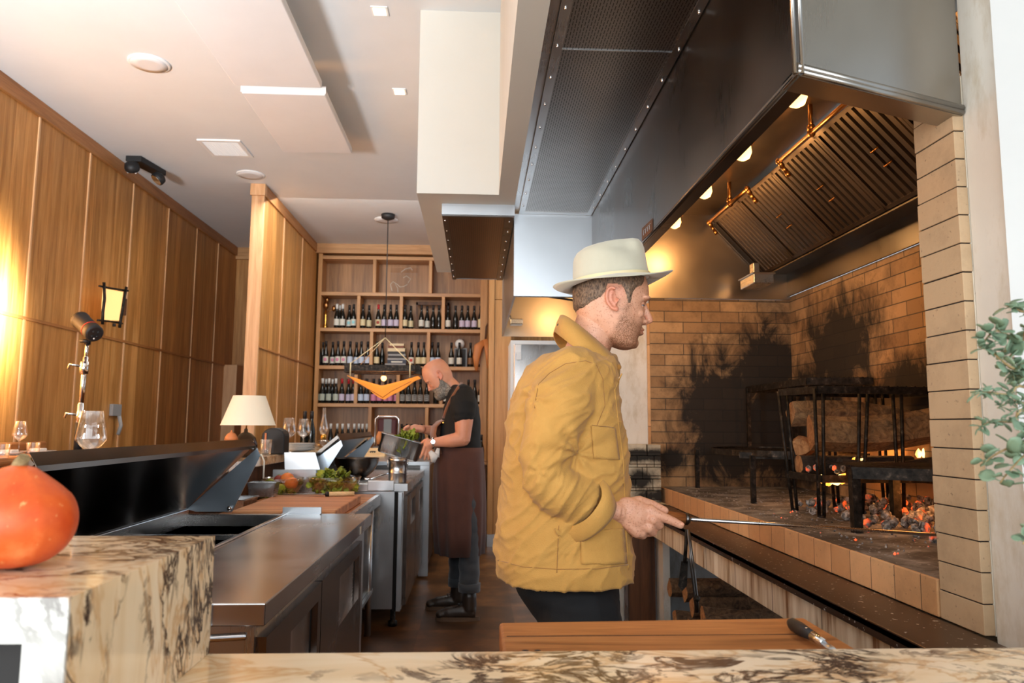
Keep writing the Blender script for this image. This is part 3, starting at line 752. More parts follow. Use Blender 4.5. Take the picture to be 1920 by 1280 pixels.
KIND = dict(w=('white', 'lab_w', 'cap_k'), l=('lilac', 'lab_lilac', 'cap_k'), c=('cream', 'lab_cream', 'cap_k'), t=('teal print', 'lab_w', 'cap_k'), p=('pink circle', 'lab_w', 'cap_k'),
            b=('pale blue', 'lab_blue', 'cap_k'), r=('red print', 'lab_w', 'cap_k'), a=('dark picture', 'lab_cream', 'cap_r'), g=('grey-green', 'lab_grey', 'cap_w'), x=('striped', 'lab_bw', 'cap_k'),
            n=('no', None, 'cap_k'), m=('pink', 'lab_pink', 'cap_k'), W=('white', 'lab_w', 'cap_w'), R=('lilac', 'lab_lilac', 'cap_r'), o=('brown', 'lab_brown', 'cap_k'), N=('no', None, 'cap_w'), T=('tall cream', 'lab_tall', 'cap_k'))
ROWS = [  # shelf row, bays of (pixel x, kind)
 (1, 'second shelf from top', [[(631, 'W'), (642, 'W'), (652.5, 't'), (662.5, 't')], [(680, 'c'), (690, 'c'), (709, 'a'), (720, 'l'), (732, 'l'), (743, 'l')],
      [(759, 'c'), (769, 'c'), (790, 'w'), (800, 'w'), (812, 'n'), (823, 'n')], [(840, 'w'), (854, 'n'), (866, 'l'), (877, 'l'), (889, 'l'), (901, 'T')]]),
 (2, 'third shelf from top', [[(598, 'n'), (610.5, 'p'), (621, 'p'), (633, 'p'), (644, 'p'), (656, 'b'), (666, 'b'), (677, 'b'), (689, 'b')], [(706, 'c'), (771, 'r'), (784, 'c'), (794.5, 'c')],
      [(810, 'b'), (821, 'b'), (846, 'w'), (861, 'w'), (882, 'o'), (902, 'l')]]),
 (3, 'fourth shelf from top', [[(593, 'g'), (604, 'g'), (616, 'g'), (629, 'g'), (640.5, 'R'), (651, 'R'), (662, 'R')], [(676, 'b'), (687, 'b'), (700, 'm'), (711, 'm'), (721, 'm'), (731, 'm'), (740.5, 'm')],
      [(754, 'x'), (765.5, 'x'), (777, 'x'), (788, 'x'), (800, 'x'), (817, 'n')], [(836, 'w'), (878, 'n'), (890, 'n'), (901, 'w')]]),
 (4, 'fifth shelf from top', [[(620, 'N'), (630, 'N'), (642, 'N'), (653, 'N'), (664, 'N'), (671, 'N'), (679.5, 'N'), (686, 'N')], [(753, 'n'), (762, 'n'), (772, 'n'), (782, 'n'), (790, 'n')], [(808, 'n'), (818, 'n')]])]
ORD = ['first', 'second', 'third', 'fourth', 'fifth', 'sixth', 'seventh', 'eighth', 'ninth']
BAY = {2: ['left', 'right'], 3: ['left', 'middle', 'right'], 4: ['leftmost', 'second', 'third', 'rightmost']}
PRO = {}
for r, rn, bays in ROWS:
    for bi, bay in enumerate(bays):
        for k, (x, kd) in enumerate(bay):
            p = pd(x, (0, 612, 683, 754, 812)[r], YS + .06); z = ZR[r + 1] + .0225 if r < 4 else ZR[5] + .0225
            lab = f"dark bottle with {KIND[kd][0]} label, {ORD[k]} from left, {BAY[len(bays)][bi]} bay, {rn}"
            yy = YS + .055
            if k and p.x - lastx < .0695 and not lastb: yy += .075; lastb = True
            else: lastb = False
            lastx = p.x
            if kd in PRO: dup(PRO[kd], (p.x, yy, z), lab, random.uniform(-.2, .2))
            else:
                PRO[kd] = bottle_proto(KIND[kd][0], KIND[kd][1], KIND[kd][2]); PRO[kd].location = (p.x, yy, z); PRO[kd]['label'] = lab
# bottles of the second row, standing behind the first
back = [(1, 636, 'W', 'behind the white-capped pair on the second shelf'), (2, 604, 'n', 'behind the pink circle labels, at the left end'), (2, 716, 'n', 'beside the book stack, standing further back'),
        (3, 598, 'N', 'behind the two leftmost grey-green labels'), (3, 610, 'N', 'behind the second and third grey-green labels'), (3, 622, 'N', 'behind the fourth grey-green label')]
for r, x, kd, t in back:
    p = pd(x, (0, 612, 683, 754, 812)[r], YS + .16); dup(PRO[kd], (p.x, YS + .17, ZR[r + 1] + .0225), 'dark wine bottle ' + t)
# ornament, books, globe, basket frame, glass sculpture, apron on hook
T = thing('brass_ornament', (pd(614, 610, 9.4).x, 9.42, ZR[2] + .022), 'tall brass flower ornament at the left end of the second shelf', 'ornament')
x0 = BASE[T.name].x; z0 = BASE[T.name].z
MB().lathe([(.035, 0), (.03, .03), (.012, .08), (.02, .16), (.012, .24)], (x0 - .03, 9.42, z0), 14).build('base', 'brass2', T)
for dx, z, r in ((-.03, .30, .05), (.07, .26, .04), (-.02, .37, .035)):
    b = MB(); b.tube([(x0 - .03, 9.42, z0 + .2), (x0 + dx, 9.42, z0 + z)], .006, 6); b.ball((x0 + dx, 9.42, z0 + z), (r * .7, r * .6, r), 12); b.build('bloom', 'brass', T)
zb = ZR[3] + .0225; hts = [('b_grey', .035, 190, 'pale grey lowest'), ('b_navy', .045, 172, 'white-lettered dark'), ('b_grey', .022, 168, 'thin silver'), ('cap_k', .03, 166, 'black'), ('b_grey', .02, 160, 'thin light grey'),
       ('cap_k', .035, 160, 'charcoal'), ('b_cream', .04, 158, 'cream'), ('b_brown', .032, 140, 'chestnut brown'), ('b_cream', .026, 130, 'small cream top')]
zz = zb; cx = pd(744, 670, 9.4).x
for i, (m, h, w, d) in enumerate(hts):
    j = random.uniform(-.01, .01); w /= 1000 / 1.35
    T = thing('book', (cx + j, 9.42, zz), f'{d} book lying in the stack on the third shelf', 'book', 'books stacked on the third shelf')
    b = MB(); b.box(cx + j - w / 2, cx + j + w / 2, 9.34, 9.342, zz, zz + h); b.box(cx + j - w / 2, cx + j + w / 2, 9.342, 9.50, zz, zz + .003); b.box(cx + j - w / 2, cx + j + w / 2, 9.342, 9.50, zz + h - .003, zz + h); b.build('cover', m, T)
    MB().box(cx + j - w / 2 + .004, cx + j + w / 2 - .004, 9.343, 9.496, zz + .0035, zz + h - .0035).build('pages', 'lab_w', T)
    if m == 'b_navy': MB().box(cx + j - w * .3, cx + j + w * .3, 9.3385, 9.34, zz + .012, zz + .03).build('spine_print', 'lab_w', T)
    zz += h
p = pd(862, 660, 9.45); b = MB(); b.ball((p.x, 9.45, zb + .30), .062, 20); gb = b.build('globe', 'porcelain', base=(p.x, 9.45, zb)); tag(gb, 'round white globe lamp on the third shelf', 'lamp')
b = MB(); b.lathe([(.04, 0), (.04, .012), (.01, .02), (.01, .24)], (p.x, 9.45, zb), 14); b.build('lamp_stem', 'brass2', gb)
p = pd(862, 680, 9.5); tag(MB().box(p.x - .07, p.x + .09, 9.47, 9.49, zb, zb + .25).box(p.x - .055, p.x + .075, 9.466, 9.47, zb + .015, zb + .235, 1).build('picture_card', ['b_grey', 'cap_k']), 'grey framed card leaning under the globe lamp', 'frame')
p = pd(812, 610, 9.5); b = MB()
for a in ((-.22, 0), (-.22 + .4, 0)): b.box(p.x + a[0], p.x + a[0] + .025, 9.46, 9.485, ZR[2] + .0225, ZR[2] + .38)
b.box(p.x - .22, p.x + .205, 9.46, 9.485, ZR[2] + .35, ZR[2] + .39); b.box(p.x - .22, p.x + .205, 9.46, 9.485, ZR[2] + .0225, ZR[2] + .05)
tag(b.build('picture', 'darkwood'), 'empty dark wooden frame behind bottles on the second shelf', 'frame')
p = pd(757, 540, 9.4); b = MB(); zs = ZR[1] + .0225
b.prism([(p.x - .17, 9.34, zs), (p.x + .17, 9.34, zs), (p.x + .17, 9.45, zs + .35), (p.x - .17, 9.45, zs + .35)], (0, .006, 0))
sc = b.build('glass_sheet', 'glass', base=(p.x, 9.38, zs)); tag(sc, 'clear glass sheet with white line drawing on the top shelf', 'glass panel')
for pts in ([(735, 545), (732, 533), (737, 528), (745, 533), (750, 538), (757, 537), (764, 533)], [(752, 510), (760, 504), (770, 502), (773, 506)], [(756, 521), (762, 517), (770, 523), (765, 530)], [(741, 532), (746, 541), (746, 548)]):
    q = [pd(x, y, 9.333 + (pd(x, y, 9.38).z - zs) * .3143) for x, y in pts]; b = MB().tube(q, .0035, 6); b.build('drawn_line', 'lab_w', sc)
T = thing('hanging_bag', (.02, 9.24, 1.7), 'tan cloth bag hanging from a hook at the right end of the shelves', 'bag')
b = MB(); P0 = [(915, 598), (908, 640), (897, 650), (893, 670), (893, 695)]; b.tube([pd(x, y, 9.22) for x, y in P0[1:]], [.03, .055, .045, .015], 10, flat=.3)
b.tube([pd(910, 636, 9.22), pd(914, 660, 9.2), pd(914, 690, 9.2)], [.03, .03, .008], 10, flat=.4); b.build('cloth', 'tan', T)
b = MB(); b.tube([pd(921, 596, 9.25), pd(912, 612, 9.22), pd(910, 640, 9.22)], .012, 8); b.build('strap', 'darkwood', T)

# oak column right of the shelves, steel fridge
T = thing('oak_column', (.25, 8.5, 0), 'tall oak column with steel kick at the right end of the shelves', 'column')
b = MB(); b.box(.19, .38, 8.27, 9.28, .13, 2.70); b.box(.13, .189, 8.25, 9.25, .13, 3.5); b.box(.19, .38, 8.27, 9.28, 2.705, 3.54); b.build('boards', 'column', T, bevel=.003)
MB().box(.128, .38, 8.24, 8.6, 0, .13).build('kick_plate', 'steel_bright', T)
T = thing('tall_fridge', (.75, 7.9, 0), 'tall steel refrigerator with white frame behind the man in yellow', 'refrigerator')
b = MB(); b.box(.345, 1.2, 7.62, 8.25, 0, 2.17); b.build('body', 'white', T)
MB().box(.375, 1.18, 7.59, 7.62, .1, 2.13).build('door', 'steel_z', T, bevel=.01)
b = MB(); b.box(.39, .45, 7.55, 7.59, 2.03, 2.12); b.box(.40, .45, 7.53, 7.55, 1.96, 2.05); b.build('hinge', 'white', T, bevel=.004)

# ================================================================== PENDANT LAMP
T = thing('pendant_lamp', (-.97, 7.9, 1.6), 'amber cloth pendant lamp in a dark ring frame hanging before the shelves', 'pendant lamp')
MB().lathe([(.03, ZC - .06), (.07, ZC - .04), (.075, ZC)], (-.975, 7.9, 0), 20).build('canopy', 'black', T)
MB().tube([(-.975, 7.9, ZC - .05), (-.972, 7.9, 2.213)], .005, 6).build('cord', 'black', T)
fr = MB()
zc0, zc1 = pd(700, 699, 7.9).z, pd(700, 684, 7.9).z
fr.box(-1.36, -.60, 7.86, 7.94, zc0, zc1); fr.box(-.66, -.585, 7.8, 8.0, zc0 - .015, zc1 - .02); fr.box(-1.375, -1.30, 7.8, 8.0, zc0, zc1 + .01); fr.box(-1.33, -.63, 7.62, 7.68, zc0, zc1 - .02); fr.box(-1.33, -.63, 8.12, 8.18, zc0, zc1 - .02)
fr.bar((-1.28, 7.65, zc0 + .03), (-1.28, 8.15, zc0 + .03), .04); fr.bar((-.68, 7.65, zc0 + .03), (-.68, 8.15, zc0 + .03), .04)
F_ = fr.build('frame', 'iron', T)
for x in (-1.28, -.68):
    for y in (7.66, 8.14): MB().tube([(-.972, 7.9, 2.213), (x, y, zc1)], .004, 6).build('rope', 'lab_cream', T)
    MB().tube([(x, 7.62, zc1), (x, 7.61, zc0 - .06)], .006, 6).build('knot', 'lab_cream', T)
b = MB(); rr = []
for t in np.linspace(0, 1, 14):
    row = []
    for u in np.linspace(-1, 1, 25):
        x = -.965 + .36 * (u if abs(u) < 1 else u); v = t * 2 - 1
        sag = (1 - abs(u) ** 1.1) * (1 - v * v * .55)
        z = zc0 - .04 - .235 * sag + .02 * math.sin(u * 9) * .4 * (1 - abs(v))
        row.append((x, 7.9 + .26 * v * (1 - .25 * abs(u)), z))
    rr.append(row)
b.sheet(rr, .004); b.build('cloth_shade', 'cloth_shade', T)
for s in (-1, 1): MB().tube([(-.965 + .30 * s, 7.62, zc0 - .1), (-.965 + .1 * s, 7.66, zc0 - .2), (-.965, 7.75, zc0 - .262)], .003, 5).build('seam', 'darkwood', T)
b = MB(); b.ball((-.965, 7.8, zc0 - .06), .03, 14); bo = b.build('bulb', 'bulb', T)
MB().lathe([(.018, .02), (.018, .08)], (-.965, 7.8, zc0 - .06), 12).build('bulb_socket', 'black', bo)
lamp('pendant_light', 'POINT', (-.965, 7.85, zc0 - .11), 2.5, (1, .55, .2), .03)

# ================================================================== SCONCE, OUTLET, FLASH STAND, LEFT TABLE
T = thing('wall_sconce', (-3.05, 6.33, 2.1), 'lit paper wall sconce framed by dark branches on the oak wall', 'wall lamp')
def sx(x, y, X=-2.95): return pX(x, y, X)
b = MB(); q = [sx(197, 541), sx(231, 547), sx(225, 601), sx(194, 600)]; b.prism(q, (-.02, 0, 0)); b.build('paper_shade', 'sconce_paper', T)
for pts in ([(195, 529), (196, 560), (193, 585), (192, 608)], [(237, 538), (232, 565), (227, 595), (224, 614)]):
    MB().tube([sx(x, y, -2.94) for x, y in pts], .012, 8).build('branch', 'iron', T)
for pts in ([(186, 536), (212, 541), (240, 545)], [(183, 600), (205, 602), (229, 606)]):
    MB().tube([sx(x, y, -2.95) for x, y in pts], .008, 8).build('crosspiece', 'iron', T)
MB().box(XL, -2.96, 6.28, 6.38, 2.2, 2.34).build('wall_bracket', 'darkwood', T)
MB().tube([sx(214, 606), sx(214, 612)], .013, 8).build('switch', 'black', T)
lamp('sconce_light', 'POINT', (-3.03, 6.3, 2.28), 1.6, (1, .62, .25), .03)
T = thing('wall_phone', (-3.07, 6.9, 1.3), 'small grey wall device with handset below the wall sconce', 'intercom')
b = MB(); b.box(XL, XL + .03, 6.50, 6.66, 1.36, 1.46); b.build('panel', 'b_grey', T, bevel=.004); b = MB(); b.tube([(XL + .04, 6.60, 1.36), (XL + .05, 6.62, 1.28), (XL + .04, 6.60, 1.20)], .016, 8); b.build('handset', 'b_grey', T)

T = thing('flash_stand', (-2.52, 4.9, 0), 'chrome light stand carrying a black flash before the oak wall', 'light stand')
b = MB(); b.tube([(-2.51, 4.9, 1.70), (-2.505, 4.9, 1.82)], .011, 10); b.tube([(-2.52, 4.9, 1.38), (-2.51, 4.9, 1.72)], .016, 12); b.tube([(-2.52, 4.9, .3), (-2.52, 4.9, 1.42)], .02, 12); b.build('pole', 'chrome', T)
MB().tube([(-2.52, 4.9, 1.10), (-2.52, 4.9, 1.30)], .024, 12).build('grip', 'black', T)
for z in (1.34, 1.65):
    b = MB(); b.lathe([(.026, -.04), (.028, 0), (.026, .04)], (-2.515, 4.9, z), 14); b.tube([(-2.53, 4.88, z + .01), (-2.59, 4.87, z + .02), (-2.60, 4.87, z - .01)], .008, 8); b.build('clamp', 'chrome', T)
for a in (-.9, 0, .9):
    MB().tube([(-2.52, 4.9, .45), (-2.52 + .45 * math.cos(a), 4.9 + .45 * math.sin(a), .01)], .011, 8).build('leg', 'chrome', T)
T = thing('studio_flash', (-2.50, 4.9, 1.85), 'black cylindrical studio flash tilted upwards on its chrome stand', 'flash')
d = (pd(150, 603, 4.96) - pd(176, 628, 4.84)).normalized(); c0 = pd(178, 626, 4.83); rm = d.to_track_quat('Z', 'Y').to_matrix()
MB().lathe([(.046, 0), (.056, .008), (.056, .06), (.052, .065), (.054, .07), (.054, .21), (.058, .215), (.058, .235)], c0, 24, mat=rm).build('barrel', 'black', T)
b = MB(); b.lathe([(.045, -.003), (.045, .002)], c0, 24, mat=rm); bk = b.build('back_plate', 'cap_k', T)
for dx, dy in ((-.015, .015), (.015, .015), (-.015, -.015), (.015, -.015)):
    MB().ball(c0 + rm @ Vector((dx, dy, -.003)), .008, 8).build('dial', 'black', bk)
MB().ball(c0 + rm @ Vector((.0, -.03, -.004)), .005, 8).build('button', 'white', bk)
q = c0 + rm @ Vector((-.055, 0, .13)); MB().tube([c0 + rm @ Vector((0, 0, .067)), c0 + rm @ Vector((0, 0, .073))], .0565, 20).build('stripe', 'red', T)
b = MB(); b.tube([(-2.505, 4.9, 1.80), (-2.50, 4.9, 1.86), c0 + d * .05], .018, 10); b.tube([(-2.54, 4.88, 1.82), (-2.49, 4.88, 1.82)], .012, 8); b.build('tilt_bracket', 'black', T)

T = thing('side_table', (-2.7, 4.4, 0), 'long wooden ledge table along the oak wall at the left', 'table')
MB().box(-3.09, -2.585, 3.3, 5.25, 1.055, 1.105).build('tabletop', 'table_wood', T, bevel=.02)
MB().box(-3.0, -2.6, 3.5, 5.1, 0, 1.05).build('base_panel', 'panel', T)
tag(MB().box(-3.09, -3.04, 3.6, 5.5, 1.11, 1.17).build('backrest_rail', 'table_wood', bevel=.015), 'low wooden rail behind the plates on the left ledge table', 'rail')
tag(MB().box(-2.56, -2.53, 3.2, 4.55, .2, 1.02).build('booth_panel', 'table_wood', bevel=.05), 'rounded wooden booth panel below the left ledge table', 'panel')

def wine_glass(p, s, lab, open_h=1, thin=.0012, name='wine_glass', mat='glass'):
    T = thing(name, p, lab, 'glass'); x, y, z = p
    po = [(.036 * s, 0), (.034 * s, .003 * s), (.006 * s, .008 * s), (.0035 * s, .02 * s), (.0035 * s, .085 * s), (.008 * s, .095 * s), (.030 * s, .110 * s), (.046 * s, .130 * s), (.047 * s, .136 * s), (.042 * s, .165 * s), (.033 * s, .225 * s)]
    pi = [(.0322 * s, .225 * s), (.0408 * s, .165 * s), (.0455 * s, .136 * s), (.0445 * s, .131 * s), (.029 * s, .112 * s), (.003, .1 * s)]
    b = MB(); b.lathe(po + pi, p, 28); b.build('goblet', mat, T, smooth=True); return T
def tumbler(p, r, h, lab, mat='glass'):
    T = thing('tumbler', p, lab, 'glass')
    MB().lathe([(r * .82, 0), (r * .85, .002), (r, h), (r * .94, h), (r * .78, .012), (.002, .010)], p, 20).build('glass_body', mat, T); return T
wine_glass((-1.345, 2.7, 1.1005), 1.07, 'large clear wine glass standing behind the open black lid')
pg = pd(540, 848, 5.4); wine_glass((pg.x, 5.4, 1.1005), 1.08, 'wine glass beside the table lamp, left one of the pair')
pg = pd(568, 846, 5.7); wine_glass((pg.x, 5.7, 1.1005), 1.06, 'wine glass right of its twin, before the shelves')
wine_glass((pX(36, 830, -2.75).x, pX(36, 830, -2.75).y, 1.1055), .9, 'small wine glass on the left ledge table')
pt = pX(62, 846, -2.65); tumbler((pt.x, pt.y, 1.1055), .038, .075, 'short water tumbler beside the white plate on the ledge table')
pt = pX(5, 845, -2.6); tumbler((pt.x, pt.y, 1.1055), .038, .075, 'water tumbler at the left edge of the ledge table')
pt = pd(543, 850, 4.85); tumbler((-1.345, 4.9, 1.1005), .038, .10, 'straight water tumbler nearer the lamp')
pt = pd(568, 838, 5.45); tumbler((-1.38, 5.15, 1.1005), .036, .075, 'short water tumbler beneath the right wine glass')
for x, lab in ((72, 'white plate on the left ledge table'), (18, 'small folded napkin plate at the left edge')):
    p = pX(x, 838, -2.8); T = thing('plate', (p.x, p.y, 1.1055), lab, 'plate')
    MB().lathe([(.05, 0), (.10 if x > 50 else .07, .012), (.105 if x > 50 else .075, .016), (.06, .008)], (p.x, p.y, 1.1055), 28).build('dish', 'porcelain', T)
    b = MB(); b.box(p.x - .03, p.x + .04, p.y - .05, p.y + .03, 1.119, 1.137); b.build('napkin', 'cloth', T, bevel=.006)
for i in range(2):
    p = pX(100 + i * 7, 842, -2.7); tag(MB().bar((p.x, p.y - .08, 1.111), (p.x + .02, p.y + .1, 1.111), .012, .004).build('fork', 'chrome'), ['fork nearer the white plate on the ledge table', 'fork at the outer side of the ledge table setting'][i], 'fork')

# ================================================================== STONE LEDGE WITH LAMP
T = thing('stone_ledge', (-1.48, 4.2, 0), 'pale stone bar ledge behind the open lids', 'bar')
MB().box(-1.68, -1.30, 1.9, 6.6, 1.045, 1.10).build('slab', 'marble', T, bevel=.006)
MB().box(-1.66, -1.36, 1.95, 6.55, 0, 1.044).build('bar_wall', 'darkwood', T)
LX, LY = -1.385, 4.6
T = thing('table_lamp', (LX, LY, 1.1005), 'table lamp with cream cone shade and dark ball base', 'lamp')
MB().lathe([(.03, 0), (.055, .015), (.070, .05), (.071, .075), (.060, .115), (.035, .140), (.012, .15), (.010, .17)], (LX, LY, 1.1005), 30).build('ball_base', 'ceramic', T)
zs0, zs1 = pd(478, 797, LY).z, pd(481, 742, LY).z
b = MB(); b.lathe([(.162, zs0), (.158, zs0 + .002), (.094, zs1), (.092, zs1), (.156, zs0)], (LX + .012, LY, 0), 40); b.build('lamp_shade', 'lampshade', T)
MB().tube([(LX, LY, 1.26), (LX + .01, LY, zs1 - .04)], .005, 6).build('stem', 'brass2', T)
lamp('table_lamp_light', 'POINT', (LX + .01, LY, 1.34), .8, (1, .75, .45), .03)
b = MB(); b.tube([(LX + .05, LY - .03, 1.112), (LX + .10, LY, 1.115), (LX + .13, LY - .05, 1.08), (LX + .135, LY - .07, .98)], .005, 8)
tag(b.build('power_cable', 'lab_w'), 'thin white cable running down from the table lamp', 'cable')
T = thing('brass_lamp', (-1.50, 4.45, 1.1005), 'small brass mushroom lamp left of the table lamp', 'lamp')
p = pd(434, 815, 4.45)
MB().lathe([(.025, 1.1005), (.025, 1.106), (.007, 1.115), (.007, 1.15), (.014, 1.165), (.015, 1.185), (.008, 1.20)], (p.x, 4.45, 0), 18).build('stand', 'brass2', T)
MB().lathe([(.038, 1.205), (.036, 1.22), (.024, 1.24), (.005, 1.252), (.004, 1.262)], (p.x, 4.45, 0), 24).build('dome_shade', 'copper', T)
T = thing('black_radio', (-1.38, 5.1, 1.1005), 'black domed box just right of the table lamp', 'box')
b = MB(); cx = pd(515, 830, 5.1).x; pr = [(cx - .075, 5.05, 1.1005), (cx + .075, 5.05, 1.1005), (cx + .075, 5.05, 1.22)] + [(cx + .075 * math.cos(a), 5.05, 1.22 + .055 * math.sin(a)) for a in np.linspace(.3, PI - .3, 8)] + [(cx - .075, 5.05, 1.22)]
b.prism(pr, (0, .14, 0)); b.build('casing', 'black', T, bevel=.008)
MB().box(cx - .052, cx - .040, 5.043, 5.05, 1.13, 1.24).build('copper_band', 'copper', T)
p = pd(606, 832, 6.0); T = thing('oil_lamp', (p.x, 6.0, 1.1005), 'clear glass oil lamp with tall chimney on the bar ledge', 'oil lamp')
MB().lathe([(.055, 0), (.068, .01), (.066, .05), (.04, .075), (.018, .085), (.002, .086)], (p.x, 6.0, 1.1005), 24).build('font', 'glass_amber', T)
MB().lathe([(.020, .083), (.024, .10), (.022, .12)], (p.x, 6.0, 1.1005), 16).build('burner', 'brass2', T)
MB().lathe([(.022, .12), (.036, .16), (.030, .20), (.016, .25), (.0145, .33), (.0130, .33), (.0145, .25), (.0285, .20), (.0345, .16), (.0205, .121)], (p.x, 6.0, 1.1005), 24).build('chimney', 'glass', T)
for i in range(5):
    p = pd(590, 850, 5.6); T = thing('dinner_plate', (-1.38 + .06, 5.62, 1.1005 + i * .011), ['white dinner plate at the bottom of the ledge stack', 'white dinner plate second from the stack bottom', 'white dinner plate in the middle of the ledge stack', 'white dinner plate second from the stack top', 'white dinner plate on top of the ledge stack'][i], 'plate', 'plates stacked on the bar ledge')
    MB().lathe([(.07, 0), (.085, .003), (.135, .014), (.137, .017), (.08, .007)], (-1.32, 5.62, 1.1005 + i * .011), 36).build('dish', 'porcelain', T)
for i, (x, lab) in enumerate(((583, 'dark green bottle standing left of the oil lamp'), (570, 'dark bottle further left behind the wine glasses'))):
    dup(PRO['n'], (pd(x, 830, 6.35).x, 6.35 , 1.1005), lab, 0, 'bottles on the bar ledge')

# ================================================================== STEEL PREP UNITS
ZT = .90
def fridge_unit(name, x0, x1, y0, y1, z, lab, doors, side='steel_door', endm='steel_z', zb=.12):
    T = thing(name, ((x0 + x1) / 2, (y0 + y1) / 2, 0), lab, 'prep table')
    MB().box(x0, x1 - .03, y0 + .03, y1, zb, z - .05).build('body', endm, T)
    n = len(doors)
    for i, (a, c) in enumerate(doors):
        zt = z - .085; b = MB(); X = x1 - .03
        # door slab with a slanted pocket handle near its upper edge
        h0, h1 = a + (c - a) * .38, a + (c - a) * .93
        b.box(X, X + .024, a, c, zb + .02, zt - .22); b.box(X, X + .024, a, h0, zt - .22, zt - .05); b.box(X, X + .024, h1, c, zt - .22, zt - .05); b.box(X, X + .024, a, c, zt - .05, zt)
        d = b.build('door', side, T)
        b = MB(); b.box(X, X + .003, h0, h1, zt - .22, zt - .05)
        b.prism([(X + .024, h0, zt - .22), (X + .024, h0 + .02, zt - .22), (X + .002, h1, zt - .22), (X, h1, zt - .22), (X, h0, zt - .22)], (0, 0, .17), 1)
        b.build('pocket_handle', ['black_gap', 'steel_worn'], d)
    MB().box(x0 + .05, x1 - .034, y0 + .05, y1, z - .085, z - .05).build('gasket_gap', 'black_gap', T)
    for (cx, cy) in ((x0 + .08, y0 + .1), (x1 - .09, y0 + .1), (x0 + .08, y1 - .1), (x1 - .09, y1 - .1)):
        b = MB(); b.lathe([(.03, 0), (.03, .03), (.016, .035), (.016, zb)], (cx, cy, 0), 12); b.build('caster_foot', 'iron', T)
    return T
def lid(parent, X0, Z0, X1, Z1, y0, y1):
    # flip-up cover: inner sheet leaning towards the cook with triangular end cheeks
    b = MB(); d = Vector((X1 - X0, 0, Z1 - Z0)).normalized(); n = Vector((d.z, 0, -d.x))
    P0, P1 = Vector((X0, 0, Z0)), Vector((X1, 0, Z1)); Y = lambda y: Vector((0, y, 0))
    b.prism([P0 + Y(y0), P1 + Y(y0), P1 - n * .02 + Y(y0), P0 - n * .02 + Y(y0)], (0, y1 - y0, 0))
    b.prism([P1 + Y(y0), P1 + n * .006 + Y(y0) - Vector((0, 0, .014)), P1 + n * .006 + Y(y0), P1 - n * .02 + Y(y0) + Vector((0, 0, .012))], (0, y1 - y0, 0))
    L = b.build('lid', 'lid', parent)
    for y, t in ((y0, .006), (y1 - .006, .006)):
        b = MB(); q = [P0 + Y(y), P1 + n * .02 + Y(y), P1 + n * .04 - Vector((0, 0, .02)) + Y(y), Vector((X0 + .20, y, Z0 - .01)), Vector((X0 + .04, y, Z0 - .01))]
        b.prism(q, (0, t, 0)); b.build('side_cheek', 'lid_side', L)
        MB().ball((X0 + .19, y - .008, Z0 + .005), .012, 8).build('hinge_bolt', 'chrome', L)
    return L
# unit 1, nearest
T1 = fridge_unit('prep_refrigerator', -1.33, -.468, 1.754, 3.46, ZT, 'nearest steel prep refrigerator with the large open black lid', [(1.80, 2.415), (2.425, 3.24)])
b = MB(); b.box(-.845, -.468, 1.754, 3.47, ZT - .05, ZT); b.box(-.845, -.835, 1.754, 3.47, ZT, ZT + .006)
b.build('worktop', 'steel_worn', T1, bevel=.004)
b = MB(); b.box(-.60, -.585, 1.746, 1.754, ZT - .05, ZT + .006); b.box(-.615, -.59, 1.74, 1.752, ZT, ZT + .004); b.build('board_bracket', 'steel', T1)
b = MB(); b.box(-.86, -.69, 3.445, 3.46, ZT, ZT + .03); b.box(-.86, -.69, 3.42, 3.46, ZT, ZT + .004); b.build('end_bracket', 'steel_bright', T1)
b = MB(); b.box(-1.33, -.845, 1.754, 1.80, ZT - .08, ZT); b.box(-1.33, -1.28, 1.8, 3.47, ZT - .08, ZT + .02); b.box(-.865, -.845, 1.8, 3.47, ZT - .10, ZT); b.box(-1.33, -.845, 3.43, 3.47, ZT - .08, ZT); b.box(-1.28, -.865, 1.8, 3.43, ZT - .14, ZT - .13)
for y in (2.2, 2.62, 3.03): b.box(-1.28, -.865, y, y + .012, ZT - .06, ZT - .03)
b.build('bin_rail', 'steel_worn', T1, bevel=.003)
lid(T1, -1.285, ZT + .02, -1.0, 1.206, 1.765, 3.46)
b = MB(); b.tube([(-.62, 1.77, .78), (-.62, 1.77, .62), (-.60, 1.77, .55)], .012, 8); b.build('drain_pipe', 'black', T1)
tag(MB().bar((-.66, 1.70, .835), (-.50, 1.735, .835), .03, .012).build('grab_rail', 'chrome', bevel=.004), 'small chrome handle sticking out below the nearest steel worktop', 'handle')
MAT['label_paper'] = MAT['lab_w']
pp = MB(); pp.box(-.4675, -.4665, 3.13, 3.16, .855, .885); pp.build('price_tag', 'lab_w', T1)

# unit 2: work table with wooden top
T2 = thing('work_table', (-.9, 4.3, 0), 'low steel work table with a wooden top behind the nearest unit', 'table')
MB().box(-1.28, -.635, 3.50, 4.93, .815, .855).build('wooden_top', 'board', T2, bevel=.003)
b = MB(); b.box(-.635, -.61, 3.50, 4.93, .79, .855); b.box(-1.28, -.635, 3.5, 4.93, .775, .812); b.build('steel_frame', 'steel', T2)
for x in (-1.22, -.66):
    for y in (3.56, 4.84): MB().tube([(x, y, 0), (x, y, .775)], .02, 12).build('leg', 'steel_z', T2)
MB().box(-1.25, -.64, 3.52, 4.9, .25, .27).build('undershelf', 'steel_worn', T2)
MB().box(-1.24, -.66, 3.6, 4.85, .272, .74).build('storage_box', 'steel_dark', T2)
T = tag(MB().box(-1.13, -.652, 3.585, 4.37, .8555, .90).build('butcher_board', 'board', bevel=.006), 'thick butcher-block cutting board lying on the work table', 'cutting board')
b = MB(); b.box(-1.02, -.86, 3.582, 3.586, .868, .885); b.build('grip_slot', 'handle', T, bevel=.004)
